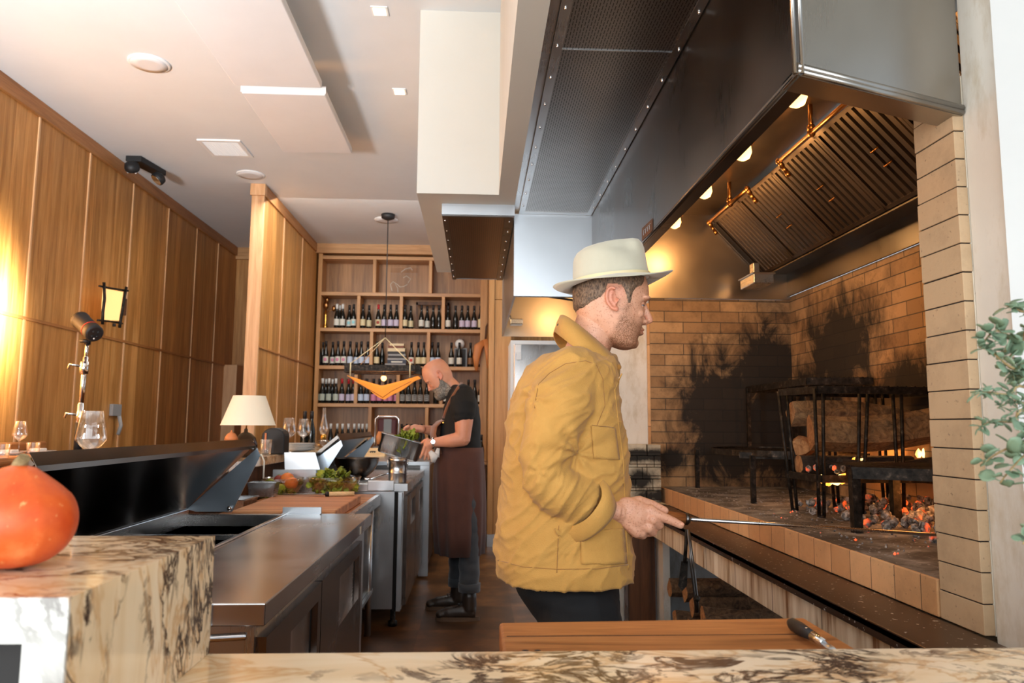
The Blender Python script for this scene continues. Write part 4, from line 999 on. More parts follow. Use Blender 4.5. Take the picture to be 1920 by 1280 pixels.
# knife
T = thing('chef_knife', (-.85, 4.32, .9005), 'long chef knife with pale wooden handle lying on the butcher board', 'knife')
k0, k1, k2 = pz(610, 926, .913), pz(617, 926, .913), pz(664, 925, .913); kt = pz(520, 926, .905)
b = MB(); b.tube([k1, k2], .0125, 12, flat=.8); b.build('handle', 'magnolia', T)
b = MB(); b.tube([k0, k1], .013, 12, flat=.8); b.build('ferrule', 'black', T)
b = MB(); u = (k0 - kt).normalized(); w = Vector((-u.y, u.x, 0)); b.prism([k0 + w * .006, k0 - w * .022, kt.lerp(k0, .25) - w * .018, kt], (0, 0, .002)); b.build('blade', 'steel', T)
def pan(p, w, d, h, lab, rz=0, mat='steel', wall=.003, cat='pan'):
    T = thing('steel_pan', p, lab, cat); x, y, z = p; b = MB(); t = .008
    b.prism([(x - w / 2 + t, y - d / 2 + t, z), (x + w / 2 - t, y - d / 2 + t, z), (x + w / 2 - t, y + d / 2 - t, z), (x - w / 2 + t, y + d / 2 - t, z)], (0, 0, .003))
    for a, c in (((-1, -1), (1, -1)), ((1, -1), (1, 1)), ((1, 1), (-1, 1)), ((-1, 1), (-1, -1))):
        A0 = Vector((x + a[0] * (w / 2 - t), y + a[1] * (d / 2 - t), z)); B0 = Vector((x + c[0] * (w / 2 - t), y + c[1] * (d / 2 - t), z))
        A1 = Vector((x + a[0] * w / 2, y + a[1] * d / 2, z + h)); B1 = Vector((x + c[0] * w / 2, y + c[1] * d / 2, z + h))
        nn = (B0 - A0).cross(Vector((0, 0, 1))).normalized() * -wall
        b.prism([A0, B0, B1, A1], nn)
        b.bar(A1 + Vector((0, 0, .002)), B1 + Vector((0, 0, .002)), .014, .004)
    b.build('pan_body', mat, T); return T
p = pz(520, 922, .9); pan((p.x - .005, 4.28, .9005), .15, .10, .075, 'small square steel pan at the back left of the butcher board')
p = pz(478, 917, .9); pan((-1.21, 4.0, .8555), .10, .24, .06, 'shallow steel pan left of the butcher board')
# bowls
def glass_bowl(p, r, h, lab, mat='glass_amber'):
    T = thing('glass_bowl', p, lab, 'bowl')
    po = [(r * .42, 0), (r * .48, .004), (r * .74, h * .35), (r * .92, h * .7), (r, h)]; pi = [(r - .004, h), (r * .92 - .005, h * .7), (r * .74 - .005, h * .37), (r * .45, .01), (.002, .008)]
    n = 32; b = MB()
    rings = [[Vector((p[0] + rr * (1 + .012 * math.cos(12 * 2 * PI * k / n)) * math.cos(2 * PI * k / n), p[1] + rr * math.sin(2 * PI * k / n), p[2] + z)) for k in range(n)] for rr, z in po + pi]
    b.loft(rings); b.build('bowl_glass', mat, T); return T
fb = (-1.185, 4.73, .8555); glass_bowl(fb, .135, .115, 'cut glass bowl of clementines and green fruit')
gbp = (-.875, 4.74, .8555); glass_bowl(gbp, .165, .125, 'large cut glass bowl heaped with salad leaves')
fruit = [(.055, -.02, .095, .042, 'orange', 'clementine at the right of the fruit bowl'), (.018, .03, .118, .042, 'orange', 'topmost clementine of the fruit bowl'), (-.075, -.02, .09, .036, 'green', 'yellow-green fruit at the left of the fruit bowl'),
         (-.035, .045, .11, .034, 'plum', 'reddish fruit behind the clementines'), (.0, -.055, .06, .036, 'green', 'green fruit low at the front of the bowl'), (-.05, .07, .075, .034, 'cap_y', 'yellow fruit at the back left of the bowl')]
for dx, dy, dz, r, m, lab in fruit:
    c = Vector((fb[0] + dx, fb[1] + dy, fb[2] + dz - .01)); o = MB().ball(c, (r, r, r * .88), 18).build('fruit', m); tag(o, lab, 'fruit', 'fruit in the glass bowl')
    MB().ball(c + Vector((0, -.004, r * .86)), (.006, .006, .004), 8).build('stem_end', 'green', o)
def leafpile(c, r, h, n, name, lab, mats=('salad', 'salad2')):
    b = MB()
    for i in range(n):
        a = random.uniform(0, 2 * PI); q = r * math.sqrt(random.random()) * .9; zz = h * (1 - (q / r) ** 2) * random.uniform(.35, 1)
        o = Vector((c[0] + q * math.cos(a), c[1] + q * math.sin(a), c[2] + zz)); s = random.uniform(.018, .036)
        rot = Euler((random.uniform(-1.2, 1.2), random.uniform(-1.2, 1.2), random.uniform(0, 6.3))).to_matrix(); P = []
        for j in range(4):
            P.append([o + rot @ Vector(((i_ - 2) * s * .42 * math.sin(PI * (j + .7) / 4.4), j * s * .55, .25 * s * math.sin(i_ * 2.1 + j * 2))) for i_ in range(5)])
        b.sheet(P, .0012, 0 if random.random() < .72 else 1)
    o = b.build(name, list(mats)); return tag(o, lab, 'salad', kind='stuff')
leafpile((gbp[0], gbp[1], gbp[2] + .03), .145, .15, 170, 'salad_leaves', 'mixed green and red salad leaves heaped in the glass bowl')
leafpile((fb[0] + .0, fb[1] - .03, fb[2] + .02), .09, .06, 26, 'herb_leaves', 'dark star-shaped leaves between the fruit')
# upright steel sheet
T = tag(MB().prism([pd(534, 880, 4.88), pd(600, 880, 4.88), pd(591, 848, 4.90), pd(533, 848, 4.90)], (0, .006, 0)).build('steel_sheet', 'steel_bright'), 'upright trapezoid steel sheet behind the fruit bowl', 'steel sheet')
tag(MB().box(-1.29, -1.02, 4.885, 4.93, .8555, 1.01).build('steel_riser', 'steel'), 'steel riser holding the upright steel sheet behind the fruit', 'riser')
# unit 3
ZU = .918
T3 = fridge_unit('prep_cooler', -1.25, -.44, 4.97, 6.54, ZU, 'second steel prep cooler further back with steel end panel', [(5.02, 5.72), (5.74, 6.5)], side='steel_door', endm='steel_z')
b = MB(); b.box(-.98, -.44, 4.97, 6.54, ZU - .05, ZU); b.box(-1.25, -.98, 4.97, 5.01, ZU - .05, ZU); b.box(-1.25, -.98, 5.0, 6.54, ZU - .05, ZU - .03); b.box(-.70, -.53, 4.955, 4.97, ZU - .045, ZU + .02); b.build('worktop', 'steel', T3, bevel=.003)
MB().box(-.505, -.475, 4.975, 5.0, .11, ZU - .055).build('corner_strip', 'steel_bright', T3, bevel=.004)
MB().box(-.528, -.507, 4.985, 5.0, .11, ZU - .055).build('dark_gap', 'black_gap', T3)
lid(T3, -1.21, .95, -.90, 1.212, 4.99, 6.54)
T = thing('steel_counter', (-.85, 7.3, 0), 'pale steel counter between the second cooler and the shelves', 'counter')
b = MB(); b.box(-1.28, -.40, 6.57, 8.2, .95, .985); b.build('countertop', 'steel_bright', T, bevel=.003)
b = MB(); b.box(-.48, -.40, 6.57, 6.60, 0.02, .95); b.build('end_panel', 'steel_bright', T)
b = MB(); b.box(-1.27, -.42, 6.61, 8.18, .05, .945); b.build('cabinet', 'steel_dark', T)
p = pz(752, 905, ZU); T = thing('steel_canister', (-.515, 5.06, ZU + .0005), 'round steel canister on the corner of the second cooler', 'canister')
cx, cy = -.52, 5.075
MB().lathe([(.058, 0), (.060, .004), (.060, .062), (.062, .064), (.060, .066), (.060, .135), (.064, .138), (.064, .158), (.061, .160), (.058, .159), (.058, .01), (.002, .008)], (cx, cy, ZU + .0005), 36).build('can', 'steel_z', T)
b = MB(); b.tube([(cx - .06, cy, ZU + .165), (cx - .05, cy - .03, ZU + .167), (cx, cy - .062, ZU + .165), (cx + .06, cy, ZU + .165)], .003, 6)
for s in (-1, 1): b.tube([(cx + s * .063, cy - .01, ZU + .10), (cx + s * .067, cy - .01, ZU + .15)], .004, 6)
b.build('wire_bail', 'chrome', T)
T = thing('mixing_bowl', (-.86, 5.5, ZU + .0005), 'dark steel mixing bowl behind the salad bowl', 'bowl')
MB().lathe([(.05, 0), (.08, .008), (.125, .05), (.155, .105), (.160, .14), (.163, .142), (.157, .14), (.150, .105), (.12, .055), (.07, .014), (.002, .012)], (-.86, 5.5, ZU + .0005), 40).build('bowl_body', 'lid', T)
T = thing('ladle', (-.72, 5.2, ZU + .01), 'steel spoon leaning beside the mixing bowl', 'spoon')
b = MB(); b.tube([(-.56, 5.38, ZU + .06), (-.72, 5.2, ZU + .012)], .005, 8, flat=.5); b.build('handle', 'chrome', T); MB().ball((-.735, 5.18, ZU + .013), (.03, .02, .008), 12).build('spoon_head', 'chrome', T)
# things on the steel counter
p = pd(700, 845, 7.6)
T = thing('wooden_crate', (p.x, 7.6, .9855), 'small pale wooden crate with a dark bird mark on the steel counter', 'crate')
b = MB(); b.box(p.x - .10, p.x + .12, 7.55, 7.565, .9855, 1.065); b.box(p.x - .10, p.x + .12, 7.69, 7.705, .9855, 1.065); b.box(p.x - .10, p.x - .09, 7.565, 7.69, .9855, 1.065); b.box(p.x + .11, p.x + .12, 7.565, 7.69, .9855, 1.065); b.box(p.x - .09, p.x + .11, 7.565, 7.69, .9855, .99); b.build('box_body', 'magnolia', T)
b = MB(); w = [(-.03, .01), (-.02, .0), (-.01, .012), (.0, .0), (.01, .012), (.02, .0), (.035, .014), (.02, .02), (-.02, .02)]; b.prism([(p.x + a, 7.5485, 1.02 + c) for a, c in w], (0, .0015, 0)); b.build('printed_mark', 'black', T)
p = pd(725, 812, 8.0)
T = thing('picture_case', (p.x, 8.0, .9855), 'burgundy lunch-box style case with a grey photograph panel and wire handle', 'case')
z0, z1 = .9855, pd(725, 780, 8.0).z; x0, x1 = pd(703, 812, 8.0).x, pd(747, 812, 8.0).x
MB().box(x0 + .02, x1 - .02, 8.0, 8.10, z0 + .09, z1 - .02).build('case_body', 'burgundy', T, bevel=.02)
MB().box(x0 + .09, x1 - .075, 7.995, 8.0, z0 + .12, z1 - .03).build('photo_panel', 'photo', T)
b = MB(); b.tube([(x0, 8.0, z0 + .05), (x0, 8.0, z1 - .03), (x0 + .03, 8.0, z1), (x1 - .03, 8.0, z1), (x1, 8.0, z1 - .03), (x1, 8.0, z0 + .05)], .008, 8); b.build('wire_handle', 'chrome', T)
MB().box(x0 - .02, x1 + .02, 7.97, 8.13, z0, z0 + .09).build('base_box', 'steel_dark', T, bevel=.01)
for i, x in enumerate((757, 766, 775, 784, 793)):
    dup(PRO['n'], (pd(x, 830, 7.9).x, 7.9 + (i % 2) * .1, .9855), f'dark bottle on the steel counter, {ORD[i]} from left behind the held pan', 0, 'bottles on the steel counter')
for i, x in enumerate((912, 915)):
    pass
T = thing('low_cabinet', (.02, 8.8, 0), 'low brown cabinet behind the bald man', 'cabinet')
MB().box(-.08, .12, 8.55, 9.2, 0, .86).build('cabinet_body', 'darkwood', T); MB().box(-.09, .125, 8.53, 9.21, .86, .885).build('cabinet_top', 'shelf_wood', T)
dup(PRO['n'], (.02, 8.7, .8855), 'dark bottle standing on the low brown cabinet'); dup(PRO['n'], (.06, 8.62, .8855), 'dark bottle at the front corner of the low brown cabinet')

# ================================================================== MARBLE COUNTER AND WHAT STANDS ON IT
T = thing('marble_counter', (.6, .8, 0), 'cream marble counter with dark veins along the bottom of the picture', 'counter')
MB().box(-1.6, 2.2, .30, 1.212, .91, .95).build('slab', 'marble', T, bevel=.003)
MB().box(-1.55, 2.1, .42, 1.10, 0, .909).build('counter_base', 'panel_x', T)
T = thing('marble_block', (-.9, .95, .9505), 'tall cream marble block with dark veins and a square hole', 'block')
b = MB(); X1 = -.405; y0 = .775
b.box(-1.5, X1, y0 + .02, 1.212, 1.105, 1.126); b.box(X1 - .02, X1, y0 + .02, 1.212, .9505, 1.105); b.box(-1.5, X1 - .02, 1.19, 1.212, .9505, 1.105); b.box(-1.5, -1.48, y0 + .02, 1.19, .9505, 1.105)
b.build('block_body', 'marble_side', T)
b = MB(); b.box(-1.5, X1, y0 + .016, y0 + .02, 1.082, 1.126); b.box(-.447, X1, y0 + .016, y0 + .02, .9505, 1.082); b.build('front_slab', 'marble_cool', T)
MB().box(-1.48, -.452, y0 + .06, y0 + .08, .952, 1.08).build('hole_shade', 'black', T)  # black sheet standing in for the shade inside the hole
def pumpkin(c, r, h, lab, ribs=10, k=1.0):
    T = thing('pumpkin', (c[0], c[1], c[2]), lab, 'pumpkin'); rings = []; N, K = 26, 80
    for j in range(N + 1):
        t = j / N; a = PI * t - PI / 2; rr = r * max(.0, math.cos(a)) ** .82; z = h * .46 + h * .46 * math.sin(a)
        if t > .72: q = (t - .72) / .28; z += h * .12 * q * q; rr = r * (.62 * (1 - q) ** .8 + .17 + .0 * q) * (1 if q < 1 else .3) if q > 0 else rr; rr = min(rr, r * math.cos(PI * .72 - PI / 2) ** .82 * (1 - q) + r * .17 * q)
        if t < .1: z += h * .03 * (1 - t / .1)
        rr = max(rr, .002)
        rings.append([Vector((c[0] + rr * math.cos(p) * (1 + .018 * k * -abs(math.sin(ribs * p / 2)) ** .5 + .012 * math.sin(2 * p + 1)), c[1] + rr * math.sin(p) * (1 + .018 * -abs(math.sin(ribs * p / 2)) ** .5), c[2] + z)) for p in [2 * PI * i / K for i in range(K)]])
    b = MB(); b.loft(rings); b.build('fruit_body', 'pumpkin', T)
    zt = c[2] + h * 1.03
    MB().tube([(c[0], c[1], zt - .008), (c[0] + .002, c[1], zt + .004), (c[0] + .007, c[1] - .002, zt + .010)], [.011, .008, .007], 10).build('stem', 'stem', T)
pc = pz(72, 1048, 1.1265); pumpkin((pc.x, .95, 1.1265), .068, .118, 'orange squash with a pointed top standing on the marble block')
pumpkin((-.735, 1.08, 1.1265), .05, .09, 'second squash mostly cut off by the left picture edge')
p = pd(-2, 900, 1.17); T = thing('candle_glass', (p.x + .01, 1.17, 1.1265), 'glass holder with patterned paper at the left edge behind the squash', 'glass')
MB().lathe([(.026, 0), (.030, .003), (.034, .09), (.033, .0925), (.0315, .09), (.027, .006), (.002, .005)], (p.x - .002, 1.155, 1.1265), 28).build('holder', 'glass_amber', T)
MB().lathe([(.0255, .008), (.029, .06), (.002, .062)], (p.x - .002, 1.155, 1.1265), 24).build('candle', 'lab_cream', T)
# front cutting board on its own small table
T = thing('board_table', (.33, 1.33, 0), 'narrow steel stand carrying the front cutting board', 'table')
MB().box(.07, .60, 1.225, 1.40, .85, .884).build('table_shelf', 'steel', T)
for x in (.09, .58):
    for y in (1.24, 1.385): MB().tube([(x, y, 0), (x, y, .85)], .014, 10).build('leg', 'steel_z', T)
B0 = pz(936, 1166, .93); B1 = pz(1508, 1157, .93); B2 = pz(1606, 1216, .93); B3 = pz(946, 1224, .93)
b = MB(); pts = [(B0.x, B0.y), (B1.x, B1.y), (B2.x, 1.222), (B0.x, 1.222)]
b.prism([(x, y, .8845) for x, y in pts], (0, 0, .0455)); T = tag(b.build('cutting_board', 'board_front', bevel=.006), 'oiled plank cutting board behind the marble counter with a tool on it', 'cutting board')
yj = pz(1200, 1191, .93).y; MB().box(B0.x + .01, B2.x - .03, yj - .0012, yj + .0012, .9295, .9305).build('plank_joint', 'black_gap', T)
for x in (985, 1008): MB().ball(pz(x, 1219, .9302), (.006, .0025, .001), 10).build('nail_hole', 'black', T)
T = thing('shucking_knife', (.5, 1.3, .9305), 'short knife with riveted black handle lying on the front cutting board', 'knife')
a = pz(1480, 1167, .944); c = pz(1524, 1192, .944); d = pz(1545, 1206, .940); e = pz(1566, 1219, .936)
hb = MB().tube([a, a.lerp(c, .15), a.lerp(c, .5), c], [.007, .012, .0125, .009], 12, flat=.75).build('handle', 'black', T)
for t in (.25, .5, .75): MB().ball(a.lerp(c, t) + Vector((-.001, -.004, .0088)), (.0035, .0035, .0012), 10).build('rivet', 'chrome', hb)
MB().tube([c, d], [.0088, .0065], 12).build('ferrule', 'chrome', T)
b = MB(); b.tube([d, d.lerp(e, .5), e], [.006, .009, .004], 10, flat=.25, up=(0, 0, 1)); b.build('blade', 'steel_bright', T)

# ================================================================== HEARTH: GRILLS, LOGS, FIRE, COALS
def grill_stand(name, corners, zt, legs, lab, mesh_=True, rail=.03, lt=.022, pairs=False):
    T = thing(name, (sum(c[0] for c in corners) / 4, sum(c[1] for c in corners) / 4, HZ), lab, 'grill stand')
    b = MB()
    for i in range(len(corners)):
        p, q = corners[i], corners[(i + 1) % len(corners)]
        b.bar((p[0], p[1], zt - rail / 2), (q[0], q[1], zt - rail / 2), .008, rail)
    b.build('frame', 'iron', T)
    if mesh_:
        b = MB(); c = [Vector((*p, zt)) for p in corners]; n = 14
        for i in range(1, n):
            t = i / n; b.bar(c[0].lerp(c[1], t), c[3].lerp(c[2], t), .007)
        for t in (.25, .5, .75): b.bar(c[0].lerp(c[3], t), c[1].lerp(c[2], t), .008)
        b.build('grate', 'iron', T)
    for (x0, y0, x1, y1, zb) in legs:
        b = MB()
        if pairs:
            for s in (-1, 1): b.tube([(x0 + s * .018, y0, zt - .01), (x1 + s * .010, y1, zb)], .0075, 8)
            b.tube([(x1 - .014, y1, zb + .004), (x1 + .014, y1, zb + .004)], .007, 8)
        else: b.bar((x0, y0, zt - .01), (x1, y1, zb), lt, lt, up=(0, 1, 0))
        b.build('leg', 'iron', T)
    return T
# low round stand at the back left
T = grill_stand('round_grill_stand', [(1.32, 3.72), (1.62, 3.53), (1.92, 3.6), (1.92, 4.42)], 1.175, [(1.31, 4.42, 1.31, 4.42, HZ), (1.32, 3.55, 1.32, 3.55, HZ), (1.88, 3.6, 1.88, 3.6, HZ), (1.88, 4.42, 1.88, 4.42, HZ)], 'low black iron stand with rounded rail at the back left of the hearth', False)
b = MB(); arc = [Vector((1.62 + .33 * math.cos(a), 3.98 + .45 * math.sin(a), 1.17)) for a in np.linspace(0, 2 * PI, 33)]
for i in range(32): b.bar(arc[i], arc[i + 1], .008, .03)
for t in np.linspace(-.9, .9, 12): b.bar((1.62 + .33 * t, 3.98 - .45 * math.sqrt(1 - t * t), 1.175), (1.62 + .33 * t, 3.98 + .45 * math.sqrt(1 - t * t), 1.175), .007)
b.build('ring', 'iron', T)
grill_stand('tall_grill_stand', [(1.60, 3.55), (1.90, 3.50), (1.92, 4.42), (1.62, 4.42)], 1.54, [(1.62, 4.40, 1.62, 4.40, 1.186), (1.62, 3.60, 1.62, 3.60, 1.186), (1.9, 3.55, 1.9, 3.55, 1.186), (1.9, 4.4, 1.9, 4.4, 1.186)], 'tall black iron stand at the back, topmost against the sooty bricks', True, .035, .02)
T = grill_stand('fire_basket', [(1.39, 2.99), (1.92, 3.0), (1.92, 3.40), (1.345, 3.27)], 1.468, [(1.40, 3.0, 1.392, 3.0, HZ), (1.60, 3.02, 1.56, 3.02, HZ), (1.74, 3.02, 1.735, 3.02, HZ), (1.36, 3.27, 1.39, 3.25, HZ), (1.62, 3.38, 1.63, 3.36, HZ), (1.86, 3.38, 1.86, 3.36, HZ)], 'black iron fire basket with splayed paired legs holding burning logs', True, .03, .02, True)
b = MB(); c = [(1.385, 2.97), (1.92, 2.98), (1.92, 3.40), (1.37, 3.28)]
for i in range(4): b.bar((*c[i], 1.095), (*c[(i + 1) % 4], 1.095), .01, .03)
for i in range(1, 9): b.bar((1.38 + .06 * i, 2.98, 1.10), (1.375 + .06 * i, 3.33, 1.10), .008)
b.build('log_rack', 'iron', T)
T = grill_stand('near_grill', [(1.30, 2.56), (1.62, 2.36), (1.93, 2.36), (1.93, 2.90)], 1.165, [(1.312, 2.57, 1.315, 2.57, HZ), (1.62, 2.86, 1.62, 2.86, HZ), (1.9, 2.4, 1.9, 2.4, HZ), (1.9, 2.86, 1.9, 2.86, HZ)], 'nearest low iron grill over the glowing coals', False, .04, .03)
b = MB()
for i in range(22):
    y = 2.60 + i * .014; b.bar((1.34 + i * .002, y, 1.163), (1.92, y - .02, 1.163), .005)
for i in range(30): b.bar((1.36 + .019 * i, 2.56 - min(.19, .0125 * i), 1.163), (1.36 + .019 * i, 2.88, 1.163), .004)
b.build('grate', 'iron', T)
def log(name, p, q, r, lab, split=True, seed=0, mat='bark', cat='log', grp=None, face='splitwood', wob=.08):
    p, q = Vector(p), Vector(q); n = 14; d = (q - p).normalized(); A = d.cross(Vector((0, 0, 1))).normalized(); Bv = A.cross(d)
    prof = []
    for k in range(n):
        a = 2 * PI * k / n; rr = 1 + wob * noise.noise(Vector((math.cos(a) * 1.5, math.sin(a) * 1.5, seed * 7.3))) * 2
        if split:
            sa = (seed * 1.7) % (2 * PI)
            for off in (0, 1.6):
                cc = math.cos(a - sa - off); rr = min(rr, .45 / max(.2, cc)) if cc > 0 else rr
        prof.append((a, rr))
    rings = []; m = 12
    for j in range(m + 1):
        t = j / m; c = p.lerp(q, t) + Vector((0, 0, .02 * math.sin(t * PI) * (seed % 3 - 1)))
        rings.append([c + (A * math.cos(a) + Bv * math.sin(a)) * r * rr * (1 + .05 * noise.noise(Vector((t * 5, a, seed)))) for a, rr in prof])
    b = MB(); b.loft(rings, cap=False, smooth=False)
    for rg, fl in ((rings[0], 1), (rings[-1], 0)):
        b.add(rg, [tuple(range(n))[::-1] if fl else tuple(range(n))], 1)
    o = b.build(name, [mat, face], base=p.lerp(q, .5) - Vector((0, 0, r))); tag(o, lab, cat, grp); return o
log('log', (1.43, 3.14, 1.265), (1.93, 3.06, 1.30), .088, 'big split log lying across the front of the fire basket', True, 3, mat='bark_pale', grp='logs in the fire basket')
log('log', (1.40, 3.30, 1.365), (1.93, 3.30, 1.33), .066, 'upper split log behind the big one in the basket', True, 5, mat='bark_pale', grp='logs in the fire basket')
log('log', (1.415, 3.24, 1.20), (1.50, 3.38, 1.19), .045, 'short burnt orange log end under the split logs', True, 2, mat='splitwood', grp='logs in the fire basket')
log('log', (1.40, 3.22, 1.14), (1.9, 3.22, 1.14), .042, 'charred log with ashy end lowest in the basket', False, 4, mat='burnt', grp='logs in the fire basket')
log('log', (1.50, 3.05, 1.14), (1.92, 3.08, 1.145), .035, 'blackened thin log along the front of the basket floor', False, 6, mat='burnt', face='burnt', grp='logs in the fire basket')
b = MB()
for i in range(60):
    b.ball((random.uniform(1.42, 1.90), random.uniform(2.99, 3.34), 1.115 + random.uniform(0, .02)), [random.uniform(.008, .02) for _ in range(3)], 6)
tag(b.build('basket_embers', 'coal', smooth=False), 'embers and ash lying in the fire basket', 'embers', kind='stuff')
# coal bed
b = MB()
for i in range(520):
    a = random.random() ** .8; x = 1.93 - a * random.uniform(.05, .62); y = random.uniform(2.0, 3.45)
    if x < 1.36 + .18 * abs((y - 2.7) / .8) and random.random() < .8: continue
    h = .05 * max(0, (x - 1.3) / .6) * random.random(); s = random.uniform(.008, .027)
    rot = Euler([random.uniform(0, 3) for _ in range(3)]).to_matrix()
    b.ball((x, y, HZ + s * .5 + h), (s, s * random.uniform(.6, 1), s * random.uniform(.5, .8)), 6, rot=rot)
for i in range(160):
    x, y = random.uniform(1.16, 1.9), random.uniform(1.9, 3.3); s = random.uniform(.002, .006); b.ball((x, y, HZ + s * .6), s, 4)
tag(b.build('coal_bed', 'coal', smooth=False), 'bed of ashy coals and red embers on the hearth floor', 'coals', kind='stuff')
b = MB()
for i in range(620):
    x = 1.13 + .8 * random.random(); y = random.uniform(1.85, 4.3); s = random.uniform(.002, .007) * (1.4 if random.random() < .1 else 1)
    a = random.uniform(0, 3.1); u = Vector((math.cos(a), math.sin(a), 0)) * s; w = Vector((-math.sin(a), math.cos(a), .3)) * s * .6; c = Vector((x, y, HZ + .0035)); b.prism([c + u, c + w, c - u, c - w * .8], (0, 0, .0012))
tag(b.build('ash_flakes', 'b_grey'), 'pale ash flakes scattered over the hearth floor', 'ash', kind='stuff')
def flame(p, s, w, lab, tongues):
    b = MB()
    for dx, dz, h, lean in tongues:
        o = Vector((p[0] + dx * w, p[1], p[2] + dz)); b.tube([o, o + Vector((lean * .3, 0, h * .35)), o + Vector((lean * .4, 0, h * .7)), o + Vector((lean, 0, h))], [.006 * s, .014 * s, .009 * s, .0015], 8, flat=.5)
    tag(b.build('flame', 'flame', smooth=True), lab, 'flame')
flame(pd(1562, 906, 3.02), 1.7, .024, 'yellow flame licking beneath the fire basket', [(-1.2, 0, .035, -.02), (-.4, -.005, .03, -.03), (.4, -.006, .035, .01), (1.2, 0, .04, .025)])
flame(pd(1738, 858, 3.2), 1.2, .03, 'orange flames at the far right behind the brick pillar', [(-1.2, 0, .04, 0), (-.4, 0, .05, .01), (.5, 0, .10, -.005), (1.0, 0, .07, .01)])
flame(pd(1608, 866, 3.1), .6, .02, 'small low flame on the basket embers', [(-1, 0, .02, .01), (.4, 0, .015, .02)])
lamp('fire_glow', 'POINT', (1.66, 2.72, 1.10), 2.2, (1, .35, .08), .08)
lamp('fire_glow_basket', 'POINT', (1.80, 3.45, 1.25), 4, (1, .38, .1), .06)
# log store below
LS = [(1.0, 3.36, .06), (1.02, 3.44, .172), (1.06, 3.3, .172), (1.0, 3.34, .285), (1.0, 3.9, .06), (1.0, 3.72, .06), (1.02, 4.1, .06), (1.0, 3.54, .06), (.99, 4.0, .17), (1.0, 3.8, .175), (1.01, 3.62, .17), (1.0, 4.15, .17), (1.0, 3.95, .285), (1.01, 3.74, .285), (1.0, 3.5, .28), (1.0, 4.12, .29), (1.0, 3.86, .40), (1.0, 4.05, .405), (1.0, 3.65, .395), (1.0, 4.25, .42)]
for i, (x, y, z) in enumerate(LS):
    lay = ['floor', 'second', 'third', 'top'][0 if z < .1 else 1 if z < .2 else 2 if z < .3 else 3]
    same = sorted([q[1] for q in LS if abs(q[2] - z) < .03]); kth = same.index(y)
    log('log', (x + .10 + random.uniform(-.03, .03), y, z), (x + .62, y + random.uniform(-.02, .02), z), .058 + random.uniform(-.006, .006), f'split log in the store under the hearth, {lay} layer, {["nearest", "second", "third", "fourth", "fifth", "sixth"][kth]} to the camera', True, i, 'bark', grp='logs stored under the hearth')
for i, (a, c) in enumerate((((1.02, 3.42, .40), (1.6, 3.55, .42)),)):
    log('log', a, c, .05, ['loose split log resting crossways on top of the store', 'loose split log at the near side of the store'][i], True, 20 + i, grp='logs stored under the hearth')
# fire tools hanging from the shelf
Y0 = 3.2
T = thing('fire_shovel', (.90, Y0, .45), 'black flat fire shovel hanging from the brown steel shelf', 'fire tool')
b = MB(); b.tube([pd(1288, 992, 3.15), pd(1284, 1055, 3.15)], .008, 8); b.build('handle', 'iron', T); b = MB(); b.prism([pd(1278, 1052, 3.15), pd(1290, 1052, 3.15), pd(1288, 1098, 3.15), pd(1279, 1108, 3.15), pd(1272, 1098, 3.15)], (0, .006, 0)); b.build('blade', 'iron', T)
T = thing('fire_tongs', (.92, Y0, .4), 'long steel fire tongs hanging beside the shovel', 'fire tool')
for d in (0, 4): MB().tube([pd(1290 + d * .3, 992, 3.1), pd(1296 + d, 1060, 3.1), pd(1303 + d, 1120, 3.1), pd(1306 + d * .5, 1148, 3.1)], .0055, 8).build('arm', 'steel_dark', T)
MB().tube([pd(1304, 1120, 3.09), pd(1310, 1124, 3.09)], .012, 8).build('joint', 'iron', T)

# ================================================================== EUCALYPTUS AT THE RIGHT
T = thing('vase', (1.02, 1.02, .9505), 'stoneware vase standing on the marble counter out to the right', 'vase')
MB().lathe([(.06, 0), (.08, .01), (.095, .10), (.07, .19), (.045, .24), (.05, .26), (.044, .26), (.03, .2), (.002, .19)], (1.02, 1.02, .9505), 32).build('pot', 'porcelain', T)
VC = Vector((1.02, 1.02, 1.17))
def branch(pts, lab, nl, s0, dense=1.0, seed=1, small=False):
    rnd = random.Random(seed); T = thing('eucalyptus_branch', VC, lab, 'branch', 'eucalyptus in the vase')
    P = [VC] + [pd(x, y, D) for x, y, D in pts]
    def at(t):
        f = t * (len(P) - 1); i = min(int(f), len(P) - 2); u = f - i
        a, b_, c, d = P[max(i - 1, 0)], P[i], P[i + 1], P[min(i + 2, len(P) - 1)]
        return .5 * ((2 * b_) + (c - a) * u + (2 * a - 5 * b_ + 4 * c - d) * u * u + (3 * b_ - a - 3 * c + d) * u ** 3)
    MB().tube([at(k / 24) for k in range(25)], [.0028 - .0018 * k / 24 for k in range(25)], 6).build('stem', 'stem', T)
    b = MB()
    for i in range(nl):
        t = .30 + .70 * (i + rnd.random() * .5) / nl; o = at(min(t, .999)); s = s0 * rnd.uniform(.6, 1.25) * (1.15 - .4 * t)
        rot = Euler((rnd.uniform(-1.0, 1.0), rnd.uniform(-.8, .8), rnd.uniform(0, 6.28))).to_matrix(); u = rot @ Vector((1, 0, 0)); w = rot @ Vector((0, 1, 0)); nn = rot @ Vector((0, 0, 1))
        if u.y > .3 and rnd.random() < .5: u.y *= -1
        o2 = o + u * s * .35; b.tube([o, o2], .0008, 4)
        R_ = []
        for j in range(5):
            q = j / 4; ww = s * (.5 if not small else .22) * math.sin(PI * min(max(q, .04), .96)) ** .6
            R_.append([o2 + u * s * q + w * ww * e + nn * s * (.10 * e * e - .12 * q * q) for e in (-1, -.4, .4, 1)])
        b.sheet(R_, .0006)
    b.build('foliage', 'leaf', T)
